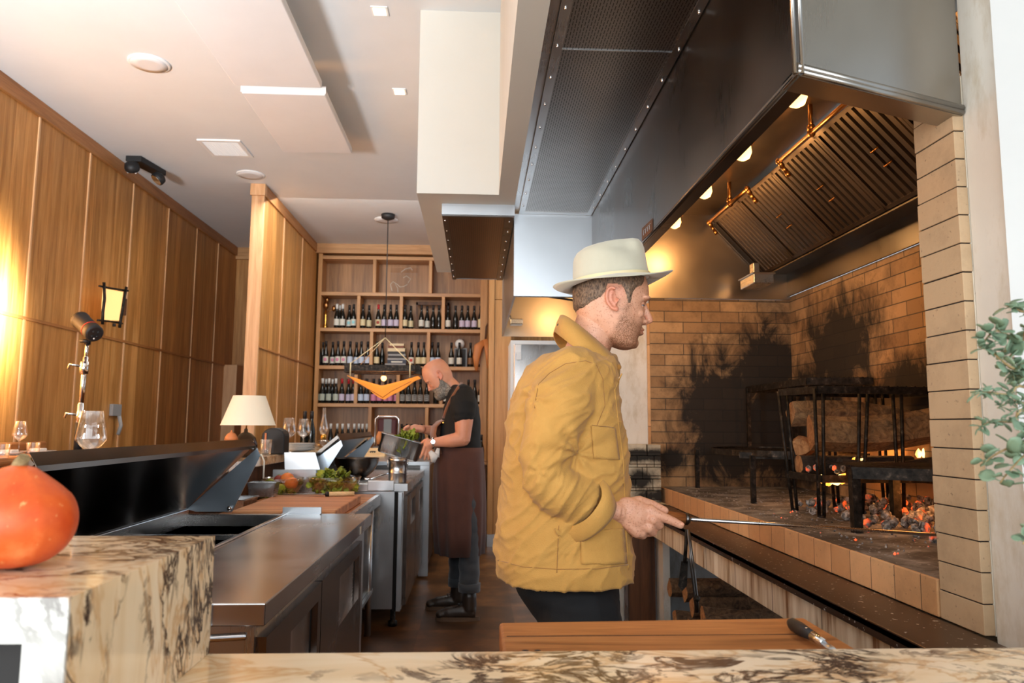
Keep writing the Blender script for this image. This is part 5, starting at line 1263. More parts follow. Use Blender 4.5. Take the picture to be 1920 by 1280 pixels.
branch([(1960, 640, 1.05), (1915, 640, 1.05), (1870, 620, 1.04), (1845, 640, 1.04)], 'eucalyptus branch arching up to the left at the top of the bunch', 26, .022, seed=3)
branch([(1960, 700, 1.06), (1900, 690, 1.05), (1860, 660, 1.04), (1835, 650, 1.04)], 'eucalyptus branch second from the top, tip near the plaster', 28, .02, seed=5)
branch([(1950, 740, 1.05), (1890, 740, 1.05), (1850, 735, 1.05), (1825, 738, 1.05)], 'thin-leaved eucalyptus branch pointing straight left', 40, .016, seed=6, small=True)
branch([(1950, 780, 1.04), (1900, 790, 1.04), (1860, 790, 1.04), (1832, 805, 1.04)], 'thin-leaved branch drooping left at the middle of the bunch', 40, .016, seed=8, small=True)
branch([(1955, 800, 1.03), (1910, 830, 1.03), (1870, 850, 1.03), (1838, 872, 1.03)], 'eucalyptus branch with round leaves hanging lower left', 18, .024, seed=9)
branch([(1965, 820, 1.02), (1925, 850, 1.02), (1895, 880, 1.02), (1875, 905, 1.02)], 'eucalyptus branch with large round leaves at the lowest left', 14, .027, seed=12)
branch([(1965, 600, 1.07), (1935, 590, 1.07), (1905, 580, 1.07), (1885, 572, 1.07)], 'highest eucalyptus sprig at the right picture edge', 22, .019, seed=14)
branch([(1960, 730, 1.08), (1925, 710, 1.08), (1900, 700, 1.08), (1880, 690, 1.08)], 'eucalyptus branch deep in the middle of the bunch', 30, .021, seed=15)
branch([(1960, 770, 1.06), (1930, 760, 1.06), (1900, 752, 1.06), (1870, 765, 1.06)], 'small-leaved branch filling the right edge of the bunch', 44, .016, seed=17, small=True)
branch([(1975, 900, 1.01), (1950, 960, 1.01), (1930, 1000, 1.01), (1918, 1020, 1.01)], 'lowest drooping sprig at the far right edge', 12, .02, seed=19)

# ================================================================== PEOPLE
from mathutils.bvhtree import BVHTree
def remesh(b, voxel, smooth=6, fac=.5):
    me = bpy.data.meshes.new('tmp'); me.from_pydata(b.v, [], b.f); me.update()
    o = bpy.data.objects.new('tmp', me); COL.objects.link(o)
    r = o.modifiers.new('r', 'REMESH'); r.mode = 'VOXEL'; r.voxel_size = voxel
    s = o.modifiers.new('s', 'SMOOTH'); s.iterations = smooth; s.factor = fac
    dg = bpy.context.evaluated_depsgraph_get(); dg.update()
    m2 = bpy.data.meshes.new_from_object(o.evaluated_get(dg)); bpy.data.objects.remove(o); bpy.data.meshes.remove(me)
    V = [v.co.copy() for v in m2.vertices]; Nn = [v.normal.copy() for v in m2.vertices]; F_ = [tuple(p.vertices) for p in m2.polygons]
    bpy.data.meshes.remove(m2); return V, Nn, F_
def from_vf(V, F_, name, mats, parent, attrs=None, mi=None):
    b = MB(); b.v = list(V); b.f = [list(f) for f in F_]; b.mi = mi or [0] * len(F_); b.sm = [True] * len(F_)
    o = b.build(name, mats, parent)
    for k, vals in (attrs or {}).items():
        a = o.data.attributes.new(k, 'FLOAT', 'POINT'); a.data.foreach_set('value', vals)
    return o
def poly_sd(p, poly):
    x, y = p; ins = False; dm = 1e9; n = len(poly)
    for i in range(n):
        x1, y1 = poly[i]; x2, y2 = poly[(i + 1) % n]
        if (y1 > y) != (y2 > y) and x < (x2 - x1) * (y - y1) / (y2 - y1) + x1: ins = not ins
        dx, dy = x2 - x1, y2 - y1; t = max(0, min(1, ((x - x1) * dx + (y - y1) * dy) / (dx * dx + dy * dy))); dm = min(dm, math.hypot(x - x1 - t * dx, y - y1 - t * dy))
    return dm if ins else -dm
def chain(b, pts, rs, n=12, flat=1.0, up=(0, 1, 0)):
    pts = [Vector(p) for p in pts]; rs = rs if isinstance(rs, (list, tuple)) else [rs] * len(pts)
    b.tube(pts, rs, n, flat=flat, up=up); b.ball(pts[0], rs[0] * min(1, .5 + flat / 2), 10); b.ball(pts[-1], rs[-1] * min(1, .5 + flat / 2) * .98, 10)
def ell_ring(xb, xf, yc_, hw, z, n=40, e=2.3, zt=0):
    xm, a = (xb + xf) / 2, (xf - xb) / 2; out = []
    for k in range(n):
        t = 2 * PI * k / n; c, s = math.cos(t), math.sin(t)
        X = a * math.copysign(abs(c) ** (2 / e), c); Y = hw * math.copysign(abs(s) ** (2 / e), s)
        out.append(Vector((xm + X, yc_ + Y, z + zt * X / max(abs(a), 1e-4))))
    return out
HEAD = [(.118, -.025, .02, .02), (.113, -.055, .045, .045), (.097, -.08, .07, .061), (.072, -.094, .085, .071), (.04, -.099, .094, .076), (.022, -.1, .095, .077), (.010, -.1, .094, .0765), (-.002, -.099, .087, .0755), (-.012, -.098, .083, .0745), (-.03, -.094, .082, .072),
        (-.055, -.085, .077, .068), (-.07, -.073, .074, .064), (-.085, -.056, .069, .060), (-.1, -.036, .063, .054), (-.113, -.01, .061, .045), (-.122, .012, .053, .03), (-.126, .025, .04, .012)]
def make_body(Mx, extra, voxel):
    b = MB(); rings = []
    for z, xb, xf, hw in HEAD:
        r = []
        for k in range(48):
            t = 2 * PI * k / 48; c, s = math.cos(t), math.sin(t); xm, a = (xb + xf) / 2, (xf - xb) / 2
            w = hw * (1 - .12 * max(0, c) ** 2) ; ex = 2 / (2.25 if z > 0 else 2.5)
            r.append(Vector((xm + a * math.copysign(abs(c) ** ex, c), w * math.copysign(abs(s) ** ex, s), z)))
        rings.append(r)
    b.loft(rings)
    # brow, nose, cheeks, lips, chin, jaw
    for s in (-1, 1):
        b.ball((.078, .030 * s, .006), (.016, .026, .008), 12); b.ball((.052, .042 * s, -.036), (.022, .013, .014), 12)
        b.ball((.081, .011 * s, -.052), (.010, .007, .0065), 10)
    b.tube([(.081, 0, -.002), (.089, 0, -.022), (.0945, 0, -.040), (.0955, 0, -.047)], [.0065, .0075, .010, .011], 12); b.ball((.0965, 0, -.047), (.0105, .0105, .009), 12); b.ball((.084, 0, -.055), (.011, .008, .006), 10)
    b.ball((.0725, 0, -.073), (.011, .022, .0050), 12); b.ball((.0700, 0, -.083), (.0115, .020, .0055), 12); b.ball((.055, 0, -.108), (.013, .020, .015), 12)
    # ears
    for s in (-1, 1):
        c = Vector((-.012, .078 * s, -.004)); rot = Euler((0, -.18, 0)).to_matrix() @ Euler((0, 0, .28 * s)).to_matrix()
        arc = [c + rot @ Vector((-.016 * math.cos(a) * (1.0 if math.sin(a) > -.3 else .85), .006 * s, .028 * math.sin(a))) for a in np.linspace(-1.9, 2.3, 14)]
        b.tube(arc, [.0042] * 13 + [.003], 8); b.ball(c + rot @ Vector((-.003, 0, 0)), (.013, .0055, .025), 12, rot=rot)
        b.ball(c + rot @ Vector((.003, .004 * s, -.028)), (.007, .004, .008), 10); b.ball(c + rot @ Vector((.011, .004 * s, -.006)), (.004, .004, .006), 8)
    b.v = [Mx @ v for v in b.v]; extra(b)
    Vw, Nn, F_ = remesh(b, voxel, 3); inv = Mx.inverted(); V = [inv @ v for v in Vw]
    out = []; flush = []
    for v in V:
        p = v.copy()
        if v.length > .22 or v.z < -.16 or (v.z < -.11 and v.x < 0): out.append(p); flush.append(.12); continue
        for s in (-1, 1):      # eye sockets, ear hollow, nostril, mouth line
            e = Vector((.079, .031 * s, -.011)); d = (p - e); q = math.sqrt((d.x / .02) ** 2 + (d.y / .017) ** 2 + (d.z / .0085) ** 2)
            if q < 1.6: p.x -= .0065 * max(0, 1 - q / 1.6)
            e = Vector((-.008, .086 * s, 0)); d = p - e; q = math.sqrt((d.x / .010) ** 2 + (d.y / .012) ** 2 + (d.z / .017) ** 2)
            if q < 1: p.y -= s * .0055 * (1 - q * q)
            e = Vector((.090, .007 * s, -.0585)); q = (p - e).length / .005
            if q < 1: p.z += .003 * (1 - q)
        if p.x > .055 and abs(p.y) < .024: p.x -= .0028 * max(0, 1 - abs(p.z + .0782) / .0025)
        out.append(p)
        ear = max(0, min(1, (abs(p.y) - .073) / .006)) if -.05 < p.x < .02 and abs(p.z) < .05 else 0
        lip = max(0, 1 - math.hypot((p.z + .078) / .010, p.y / .026)) if p.x > .06 else 0
        nose = max(0, 1 - (p - Vector((.098, 0, -.045))).length / .022); flush.append(min(1, ear * .9 + lip * 1.6 + nose * .7))
    return out, F_, flush
def bake(V, Mx): return [Mx @ v for v in V]
def offset_patch(V, F_, sel, off, Mx, name, mat, parent, amp=.0015, freq=180):
    idx = sorted({i for f in F_ if all(sel[j] for j in f) for i in f}); mp = {i: k for k, i in enumerate(idx)}
    me = bpy.data.meshes.new('t'); me.from_pydata(V, [], F_); me.update(); N_ = [me.vertices[i].normal.copy() for i in idx]; bpy.data.meshes.remove(me)
    P = [V[i] + N_[k] * ((off(V[i]) if callable(off) else off) + amp * noise.noise(V[i] * freq)) for k, i in enumerate(idx)]
    n = len(P); Q = [V[i] - N_[k] * .001 for k, i in enumerate(idx)]; F2 = [tuple(mp[j] for j in f) for f in F_ if all(sel[j] for j in f)]
    ed = {}
    for f in F2:
        for a, c in zip(f, f[1:] + f[:1]): ed[(a, c)] = 1
    FF = F2 + [tuple(j + n for j in reversed(f)) for f in F2] + [(c, a, a + n, c + n) for (a, c) in ed if (c, a) not in ed]
    return from_vf(bake(P + Q, Mx), FF, name, mat, parent)
def fingers(b, wrist, knuckles, chains, thumb, palm_t=.014):
    for kn in knuckles: chain(b, [wrist, Vector(wrist).lerp(kn, .5), kn], [palm_t * 1.15, palm_t * 1.15, palm_t], 10)
    for c, r in chains: chain(b, c, r, 10)
    chain(b, thumb[0], thumb[1], 10)

# ------------------------------------------------------------------ the cook in the yellow jacket
DC = 2.15
C_ = lambda x, y, D=DC: pd(x, y, D)
person = thing('person', (C_(1060, 1100).x, DC, 0), 'standing man in mustard work jacket and pale felt hat holding a long fire poker', 'person')
S1 = 1.12; HO = C_(1148.5, 566); HM = Matrix.Translation(HO) @ Matrix.Scale(S1, 4)
HP = lambda x, y: ((x - 1148.5) / 729, (566 - y) / 729)
hair_poly = [HP(*q) for q in [(1066, 527), (1205, 519), (1202, 533), (1196, 541), (1184, 547), (1177, 556), (1173, 576), (1167, 576), (1162, 556), (1154, 543), (1130, 541), (1126, 556), (1118, 566), (1100, 575), (1088, 584), (1064, 586)]]
beard_poly = [HP(*q) for q in [(1163, 575), (1176, 578), (1172, 598), (1186, 606), (1200, 609), (1210, 612), (1215, 680), (1125, 682), (1132, 640), (1148, 610)]]
DH = 2.0; h_ = lambda x, y, d=0: pd(x, y, DH + d)
W0 = h_(1158, 958)
KN = [h_(1219, 957, -.004), h_(1223, 973, -.010), h_(1216, 988, -.006), h_(1202, 998, .002)]
CH = [([KN[0], h_(1240, 968, -.006), h_(1262, 977, -.004), h_(1276, 984, -.002)], [.0165, .0135, .0120, .0105]),
      ([KN[1], h_(1236, 984, .008), h_(1226, 991, .030), h_(1206, 984, .040)], [.0165, .0135, .012, .011]),
      ([KN[2], h_(1224, 997, .010), h_(1212, 999, .030), h_(1196, 990, .038)], [.016, .013, .012, .010]),
      ([KN[3], h_(1206, 1003, .014), h_(1196, 1002, .030), h_(1184, 992, .036)], [.0145, .012, .011, .009])]
def chef_extra(hb):
  hb.tube([C_(1122, 600), C_(1108, 640), C_(1088, 690), C_(1075, 730)], [.064, .062, .066, .06], 32, flat=.98)
  chain(hb, [C_(1075, 720), C_(1070, 850)], [.05, .05], 16)
  chain(hb, [C_(1075, 725), pd(1062, 730, 2.04), pd(1030, 830, 1.95), pd(1030, 895, 1.95), pd(1095, 945, 2.0)], [.045, .045, .035, .035, .035], 16)
  chain(hb, [C_(1075, 725), pd(1070, 730, 2.28), pd(1062, 850, 2.41), pd(1075, 930, 2.45)], [.045, .045, .035, .035], 16)
  chain(hb, [h_(1095, 945), h_(1135, 954), h_(1160, 959)], [.042, .043, .038], 20, flat=.72, up=(0, 0, 1))
  hb.ball(h_(1190, 966), (.047, .024, .042), 20, rot=Euler((0, .18, 0)).to_matrix())
  hb.ball(h_(1178, 960), (.045, .026, .040), 20, rot=Euler((0, .18, 0)).to_matrix())
  fingers(hb, W0, [h_(1215, 960), h_(1213, 973), h_(1206, 986), h_(1194, 996)], CH, ([h_(1172, 948, .01), h_(1200, 941, .014), h_(1224, 947, .020), h_(1247, 957, .024)], [.021, .0175, .0135, .0105]), .018)
  LW = [pd(1080, 985, 2.48), pd(1095, 1010, 2.48)]
  chain(hb, [pd(1075, 930, 2.45), LW[0], LW[1]], [.04, .03, .028], 16); hb.ball(pd(1100, 1028, 2.48), (.028, .018, .042), 16)
  for i, (dx, dy) in enumerate(((-10, 0), (-2, 4), (6, 3), (13, -3))):
      p0 = pd(1102 + dx, 1045 + dy, 2.48); chain(hb, [p0, p0 + Vector((.01, -.005, -.04)), p0 + Vector((.0, -.015, -.07))], [.0095, .009, .008], 8)
  chain(hb, [pd(1112, 1020, 2.46), pd(1122, 1040, 2.45), pd(1124, 1058, 2.45)], [.012, .011, .009], 8)
V, F_, flush = make_body(HM, chef_extra, .0028)
hs = [poly_sd((v.x, v.z), hair_poly) for v in V]; bs = [poly_sd((v.x, v.z), beard_poly) for v in V]
isear = [abs(v.y) > .0765 and -.045 < v.x < .014 for v in V]
beard = [0 if isear[i] else max(0, min(1, bs[i] / .016 + .35 + .5 * noise.noise(V[i] * 60))) for i in range(len(V))]
beard = [q if v.length < .25 and v.z > -.15 else 0 for q, v in zip(beard, V)]
hs = [q if v.length < .25 else -1 for q, v in zip(hs, V)]
VW = bake(V, HM)
body = from_vf(VW, F_, 'body', 'skin', person, dict(beard=beard, flush=flush))
hair = offset_patch(V, F_, [h > 0 and not e for h, e in zip(hs, isear)], lambda p: .0045 * min(1, max(.15, poly_sd((p.x, p.z), hair_poly) / .01)), HM, 'hair', 'hair', body, .0012, 260)
for s in (-1, 1):
    MB().ball(HM @ Vector((.0625, .031 * s, -.0115)), .0124 * S1, 18).build('eye', 'eye', body)
    MB().ball(HM @ Vector((.0738, .0325 * s, -.0140)), (.0036, .0065, .0050), 12).build('iris', 'iris', body)
    for nm, lo, hi in (('upper_eyelid', -.06, 1.5), ('lower_eyelid', -.95, -.34)):
        lr = []; c_ = Vector((.0630, .031 * s, -.0115))
        for el in np.linspace(lo, hi, 7): lr.append([HM @ (c_ + Vector((math.cos(el) * math.cos(az), math.cos(el) * math.sin(az), math.sin(el))) * .0134) for az in np.linspace(-1.5, 1.5, 13)])
        lm = MB(); lm.sheet(lr, -.0012); lm.build(nm, 'skin', body)
    eb = MB(); eb.tube([HM @ Vector((.0925 - abs(dy - .004) * .45, (.028 + dy) * s, .004 + .002 * math.cos(dy * 100))) for dy in (-.014, -.006, .002, .012, .020)], [.002, .0035, .0038, .003, .0015], 8, flat=.6); eb.build('eyebrow', 'hair', body)
for fing, k in ((CH[0], 1), ):
    e = fing[0][-1]; MB().ball(e + Vector((.002, -.0095, .003)), (.006, .0018, .005), 10).build('fingernail', 'skin2', body)

# trousers and boots
b = MB(); rings = []
for y, xb, xf, hw in ((1035, 965, 1160, .17), (1060, 960, 1160, .175), (1100, 968, 1158, .17), (1130, 985, 1157, .16), (1150, 997, 1156, .155)):
    rings.append(ell_ring(C_(xb, y).x, C_(xf, y).x, DC, hw, C_(1060, y).z))
b.loft(rings)
for s in (-1, 1):
    yy = DC + .09 * s; hx = C_(1080, 1130).x
    chain(b, [(hx, yy, .80), (hx + .02 + .05 * s, yy, .46), (hx + .0 + .06 * s, yy, .13)], [.115, .075, .06], 18)
V3_, N3, F3 = remesh(b, .009, 4)
V3_ = [v + n * (.006 * noise.noise(Vector((v.x * 9, v.y * 9, v.z * 22)))) for v, n in zip(V3_, N3)]
from_vf(V3_, F3, 'trousers', 'trousers', person)
def boot(c, dirx, name, parent, k=1.0):
    b = MB(); c = Vector(c); dx = dirx
    chain(b, [c + Vector((0, 0, .16 * k)), c + Vector((0, 0, .07 * k))], [.05 * k, .052 * k], 16)
    b.tube([c + Vector((-.045 * dx, 0, .05)), c + Vector((.05 * dx, 0, .055)), c + Vector((.14 * dx, 0, .045)), c + Vector((.20 * dx, 0, .035))], [.045 * k, .05 * k, .042 * k, .030], 16, flat=.95)
    b.ball(c + Vector((.19 * dx, 0, .037)), (.035, .042, .028), 14)
    V, N_, F_ = remesh(b, .006, 4); V = [Vector((v.x, v.y, max(v.z, .022))) for v in V]; o = from_vf(V, F_, name, 'boot', parent)
    s = MB(); o_ = []
    for t in np.linspace(0, 2 * PI, 28, endpoint=False): o_.append(c + Vector((dx * (.075 + .150 * math.cos(t)), .046 * math.sin(t) * (1 + .12 * math.cos(t)), 0)))
    s.prism([Vector((p.x, p.y, 0)) for p in o_], (0, 0, .026)); s.build('sole', 'sole', o)
    for i in range(3): MB().tube([c + Vector((dx * (.045 + .02 * i), -.03, .112 - .012 * i)), c + Vector((dx * (.055 + .02 * i), 0, .118 - .012 * i)), c + Vector((dx * (.045 + .02 * i), .03, .112 - .012 * i))], .0025, 6).build('lace', 'black', o)
    return o
hx = C_(1080, 1130).x
boot((hx - .06, DC - .09, 0), 1, 'boot', person); boot((hx + .06, DC + .09, 0), 1, 'boot', person)

# jacket: torso, sleeves, wrinkles
b = MB(); rings = []
TR = [(668, 1012, 1150, .10), (680, 1000, 1152, .15), (694, 988, 1152, .19), (715, 974, 1151, .215), (740, 963, 1153, .222), (770, 956, 1158, .22), (802, 951, 1164, .215), (850, 946, 1170, .21), (895, 942, 1172, .208), (940, 938, 1173, .208), (985, 931, 1176, .212), (1030, 928, 1180, .218), (1060, 931, 1181, .22), (1078, 934, 1181, .22)]
for y, xb, xf, hw in TR: rings.append(ell_ring(C_(xb, y).x, C_(xf, y).x, DC, hw, C_(1060, y).z, 48, 2.4))
b.loft(rings)
DS = 1.955
A_ = [(1075, 712, 2.02), (1052, 760, 1.965), (1034, 815, 1.945), (1024, 860, 1.94), (1024, 895, 1.94), (1048, 920, 1.95), (1076, 932, 1.975), (1092, 942, 1.985)]
Ar = [.085, .088, .078, .066, .062, .066, .069, .068]
arm = [pd(*a) for a in A_]; b.tube(arm, Ar, 28); b.ball(arm[0], .088, 20); b.ball(arm[4], .060, 18)
Lr = [pd(1078, 715, 2.28), pd(1062, 780, 2.36), pd(1060, 860, 2.41), pd(1068, 920, 2.43), pd(1078, 960, 2.45)]
b.tube(Lr, [.085, .085, .072, .062, .058], 24); b.ball(Lr[0], .088, 18)
VJ, NJ, FJ = remesh(b, .0048, 5)
def jfold(p, n):
    x, y = proj(p); d = 0
    w = Vector((noise.noise(p * 5), noise.noise(p * 5 + Vector((9, 0, 0))), noise.noise(p * 5 + Vector((0, 9, 0))))) * .05
    q = p + w
    d += .0065 * noise.noise(Vector((q.x * 7 + q.z * 3, q.y * 6, q.z * 13 - q.x * 5)))                    # broad drape
    r1 = 1 - abs(noise.noise(Vector((q.x * 9 + 3, q.y * 7, q.z * 17 - q.x * 9)))) * 2.2; d += .0050 * max(0, r1) ** 3 * 1.15
    r2 = 1 - abs(noise.noise(Vector((q.x * 16, q.y * 12 + 5, q.z * 30 - q.x * 18)))) * 2.2; d += .0026 * max(0, r2) ** 3 * 1.2
    # radiating creases at the elbow
    def crease(cx, cy, r, freq, amp, ph=0):
        q = math.hypot(x - cx, y - cy)
        if q > r: return 0
        a = math.atan2(y - cy, x - cx); return amp * (1 - q / r) * min(1, q / 12) * math.sin(a * freq + ph + q * .02)
    if p.y < DC - .04:
        d += crease(1082, 850, 110, 7, .0065) + crease(1003, 745, 90, 5, .004, 1) + crease(1010, 885, 60, 5, .003)
        g = (x - 1110) * .42 + (y - 820)                       # armhole shadow line down the torso
    # sleeve valley against the body
    if y > 1040: d += .0016 * math.sin(p.x * 30 + p.y * 25)
    return p + n * d
VJ = [jfold(p, n) for p, n in zip(VJ, NJ)]
# open hem: drop the faces under the jacket
zc_ = C_(1060, 1074).z
FJ2 = [f for f in FJ if not all(VJ[i].z < zc_ for i in f)]
jk = from_vf(VJ, FJ2, 'jacket', ['jacket'], person)
md = jk.modifiers.new('cloth', 'SOLIDIFY'); md.thickness = .003; md.offset = -1
bvh = BVHTree.FromPolygons(VJ, FJ2)
def on_j(x, y, lift=.0015, tree=None, fall=None):
    d = ray(x, y).normalized(); h, n, i, _ = (tree or bvh).ray_cast(EYE, d)
    if h is None: h = pd(x, y, fall or DS); n = Vector((0, -1, 0))
    if n.dot(d) > 0: n = -n
    return h + n * lift
def seam(pts, parent, r=.0010, name='seam', mat='jacket_in', lift=.0006, step=8, tree=None):
    P = []
    for a, c in zip(pts, pts[1:]):
        L_ = max(1, int(math.hypot(c[0] - a[0], c[1] - a[1]) / step)); P += [on_j(a[0] + (c[0] - a[0]) * i / L_, a[1] + (c[1] - a[1]) * i / L_, lift, tree) for i in range(L_)]
    P.append(on_j(*pts[-1], lift, tree)); MB().tube(P, r, 5).build(name, mat, parent)
def patch(x0, x1, ytop, ybot, parent, name, cut=0, lift=.0028):
    g = []
    for j in range(13):
        row = []
        for i in range(11):
            u, v = i / 10, j / 12; x = x0[0] + (x0[1] - x0[0]) * v + u * ((x1[0] - x0[0]) * (1 - v) + (x1[1] - x0[1]) * v)
            y = ytop[0] + (ytop[1] - ytop[0]) * u + v * ((ybot[0] - ytop[0]) * (1 - u) + (ybot[1] - ytop[1]) * u); row.append(on_j(x, y, lift))
        g.append(row)
    MB().sheet(g, .002).build(name, 'jacket', parent)
patch((1087, 1090), (1168, 1174), (995, 990), (1058, 1056), jk, 'hip_pocket')
patch((1108, 1112), (1152, 1160), (798, 802), (858, 862), jk, 'chest_pocket')
seam([(1048, 985), (1046, 1020), (1044, 1074)], jk); seam([(934, 1050), (980, 1062), (1045, 1067), (1120, 1066), (1178, 1058)], jk)
seam([(1010, 720), (1004, 750), (1003, 765)], jk); seam([(1010, 720), (1030, 700), (1060, 682), (1098, 676), (1118, 684), (1130, 710), (1134, 760), (1118, 800)], jk)
seam([(1166, 700), (1152, 730), (1160, 800), (1168, 860), (1171, 930), (1174, 1000), (1178, 1068)], jk, .002, 'front_placket', 'jacket')
seam([(1110, 797), (1150, 801)], jk)
# turned-back cuff
cb = MB(); rg = []; ax = (pd(1120, 960, 1.98) - pd(1080, 940, 1.98)).normalized()
def cring(x0, y0, x1, y1, bx, by, D, k=1.0, hw=.078):
    a, c = pd(x0, y0, D), pd(x1, y1, D); m_ = (a + c) / 2; u = (a - c) / 2 * k; nb_ = pd((x0 + x1) / 2 + bx, (y0 + y1) / 2 + by, D) - m_
    return [m_ + u * math.sin(t) + (Vector((0, -hw, 0)) * k + nb_) * max(0, math.cos(t)) + (Vector((0, hw * k, 0)) + nb_ * .1) * max(0, -math.cos(t)) + u.normalized() * .002 * math.sin(5 * t) for t in [2 * PI * i / 44 for i in range(44)]]
rg = [cring(1112, 897, 1046, 992, 30, 2, 1.975, .95), cring(1119, 894, 1040, 1003, 36, 2, 1.975), cring(1130, 905, 1045, 1010, 32, 4, 1.98, 1.01), cring(1144, 924, 1054, 1016, 20, 8, 1.985), cring(1152, 938, 1061, 1017, 13, 8, 1.99, .98),
      cring(1150, 938, 1063, 1014, 12, 8, 1.99, .92), cring(1128, 915, 1060, 1000, 20, 4, 1.985, .84)]
cb.loft(rg, cap=False); cuff = cb.build('cuff', 'jacket', person)
tb = MB(); P = [[pd(1040 + 20 * u + 4 * v, 990 + 12 * v + 12 * u, 1.93 + .02 * u) for u in (0, .5, 1)] for v in (0, .5, 1)]; tb.sheet(P, .003); tb.build('cuff_flap', 'jacket', cuff)
# collar
co = MB(); U0, U1 = C_(1052, 592), C_(1160, 686); L0, L1 = C_(1040, 622), C_(1158, 704); n = 44; rg = []
def loop(b0, b1, hw, sag, lift=0):
    out = []
    for i in range(n):
        t = PI * .06 + (2 * PI - .12 * PI) * i / (n - 1); c = b0.lerp(b1, (1 + math.cos(t)) / 2); s = math.sin(t)
        out.append(c + Vector((0, hw * abs(s) ** .8 * math.copysign(1, s), sag * abs(s) + lift)))
    return out
inner = loop(C_(1062, 604), C_(1156, 690), .070, -.004); top = loop(U0, U1, .084, -.002); out_ = loop(L0, L1, .118, -.030)
mid = [a.lerp(c, .5) + Vector((0, 0, .006)) for a, c in zip(top, out_)]
co.sheet([loop(C_(1066, 640), C_(1152, 700), .085, -.02), inner, top], .0025); co.sheet([top, mid, out_], .003)
col_ = co.build('collar', 'jacket', person)
MB().ball(C_(1046, 612) + Vector((-.002, -.03, 0)), (.0035, .0035, .005), 8).build('collar_eyelet', 'black', col_)
MB().ball(pd(1160, 688, 2.06), (.008, .003, .008), 12).build('button', 'jacket_in', col_)
# the felt hat
T = thing('felt_hat', C_(1148, 530), 'pale worn felt hat with curved brim on the cook\'s head', 'hat')
xl_, xr_ = C_(1037, 541), C_(1259, 518); cb0, cb1 = C_(1075, 534), C_(1217, 521)
def hring(f, hw, up=0, dent=0, n=64, e=2.15):
    c = (cb0 + cb1) / 2; ax = (cb1 - cb0) / 2 * f; out = []
    for k in range(n):
        t = 2 * PI * k / n; cc, ss = math.cos(t), math.sin(t)
        out.append(c + ax * math.copysign(abs(cc) ** (2 / e), cc) + Vector((0, hw * math.copysign(abs(ss) ** (2 / e), ss), 0)))
    return out
b = MB(); rg = []; HWc = .097
prof = [(534, 521, 1075, 1217, 1.0), (520, 508, 1074.5, 1214, .99), (505, 492, 1074.5, 1210.5, .97), (492, 478, 1075, 1208, .955), (484, 468, 1076.5, 1206.5, .94), (476, 459, 1081, 1203, .90), (469, 453, 1090, 1197, .83), (465, 451.5, 1100, 1190, .74)]
for yb_, yf_, xb, xf, w in prof:
    A0, B0_ = C_(xb, yb_), C_(xf, yf_); c = (A0 + B0_) / 2; ax = (B0_ - A0) / 2; r = []
    for k in range(64):
        t = 2 * PI * k / 64; cc, ss = math.cos(t), math.sin(t); wv = HWc * w
        pinch = 0
        if yb_ < 500: pinch = .012 * math.exp(-((t % (2 * PI) - PI * 1.64) / .35) ** 2) + .012 * math.exp(-((t % (2 * PI) - PI * .36) / .35) ** 2)
        bulge = 0
        p = c + ax * math.copysign(abs(cc) ** .93, cc) + Vector((0, (wv - pinch) * math.copysign(abs(ss) ** .93, ss), 0))
        r.append(p)
    rg.append(r)
c = sum((p for p in rg[-1]), Vector()) / 64
for f, dz in ((.85, .002), (.65, -.007), (.4, -.016), (.15, -.019), (.02, -.0195)):
    rg.append([c + (p - c) * f + Vector((0, 0, dz)) for p in rg[-1 if f == .85 else len(prof) - 1]])
# side dimple
for r in rg:
    for i, p in enumerate(r):
        x, y = proj(Vector((p.x, DC, p.z))); q = math.hypot((x - 1150) / 42, (y - 468) / 11)
        if q < 1.5: p.y += (-1 if p.y > DC else 1) * .014 * math.exp(-q * q * 1.6); p.z -= .004 * math.exp(-q * q)
b.loft(rg, cap=True); b.build('crown', 'felt', T)
b = MB(); g = []; cc_ = (xl_ + xr_) / 2; ccr = (cb0 + cb1) / 2
for j in range(9):
    t = j / 8; row = []
    for k in range(73):
        a = 2 * PI * (k % 72) / 72; ca, sa = math.cos(a), math.sin(a)
        inn = ccr + (cb1 - cb0) / 2 * ca * .985 + Vector((0, HWc * .985 * sa, 0)); out2 = cc_ + (xr_ - xl_) / 2 * ca + Vector((0, .160 * sa, 0))
        p = inn.lerp(out2, t); p.z += t * t * (.010 * ca * ca - .016 * sa * sa) - .014 * math.sin(PI * t) * (ca * ca) * (1 if ca < 0 else .5) ; p.z += .003 * t * math.sin(3 * a + 1)
        row.append(p)
    g.append(row)
b.sheet(g, .0035); b.build('brim', 'felt', T)
b = MB(); b.loft([[p.lerp(ccr, -.012) + Vector((0, 0, dz)) for p in hring(1.0, HWc)] for dz in (.000, .012)], cap=False); b.build('hat_band', 'lab_cream', T)
# poker
T = thing('fire_poker', (h_(1290, 972).x, 2.05, h_(1290, 972).z), 'long steel poker with wooden handle held by the man in yellow', 'poker')
q0, q1, q2, q3 = pd(1172, 955, 2.045), pd(1284, 972, 2.05), pd(1294, 973.5, 2.05), pd(1764, 1003, 2.30)
MB().tube([q0, q0.lerp(q1, .5), q1], [.013, .0145, .014], 14).build('handle', 'handle', T)
MB().tube([q1, q1.lerp(q2, .6), q2], [.0165, .0165, .009], 16).build('ferrule', 'steel_dark', T)
rod = MB().tube([q2, q2.lerp(q3, .5) + Vector((0, 0, .002)), q3], .0048, 10).build('rod', 'steel', T)
q4 = pd(1800, 1006, 2.32); MB().tube([q3, q3.lerp(q4, .7), q4 + Vector((0, 0, .012)), q4 + Vector((-.01, 0, .03))], [.0048, .0048, .004, .002], 8).build('hook', 'iron', T)

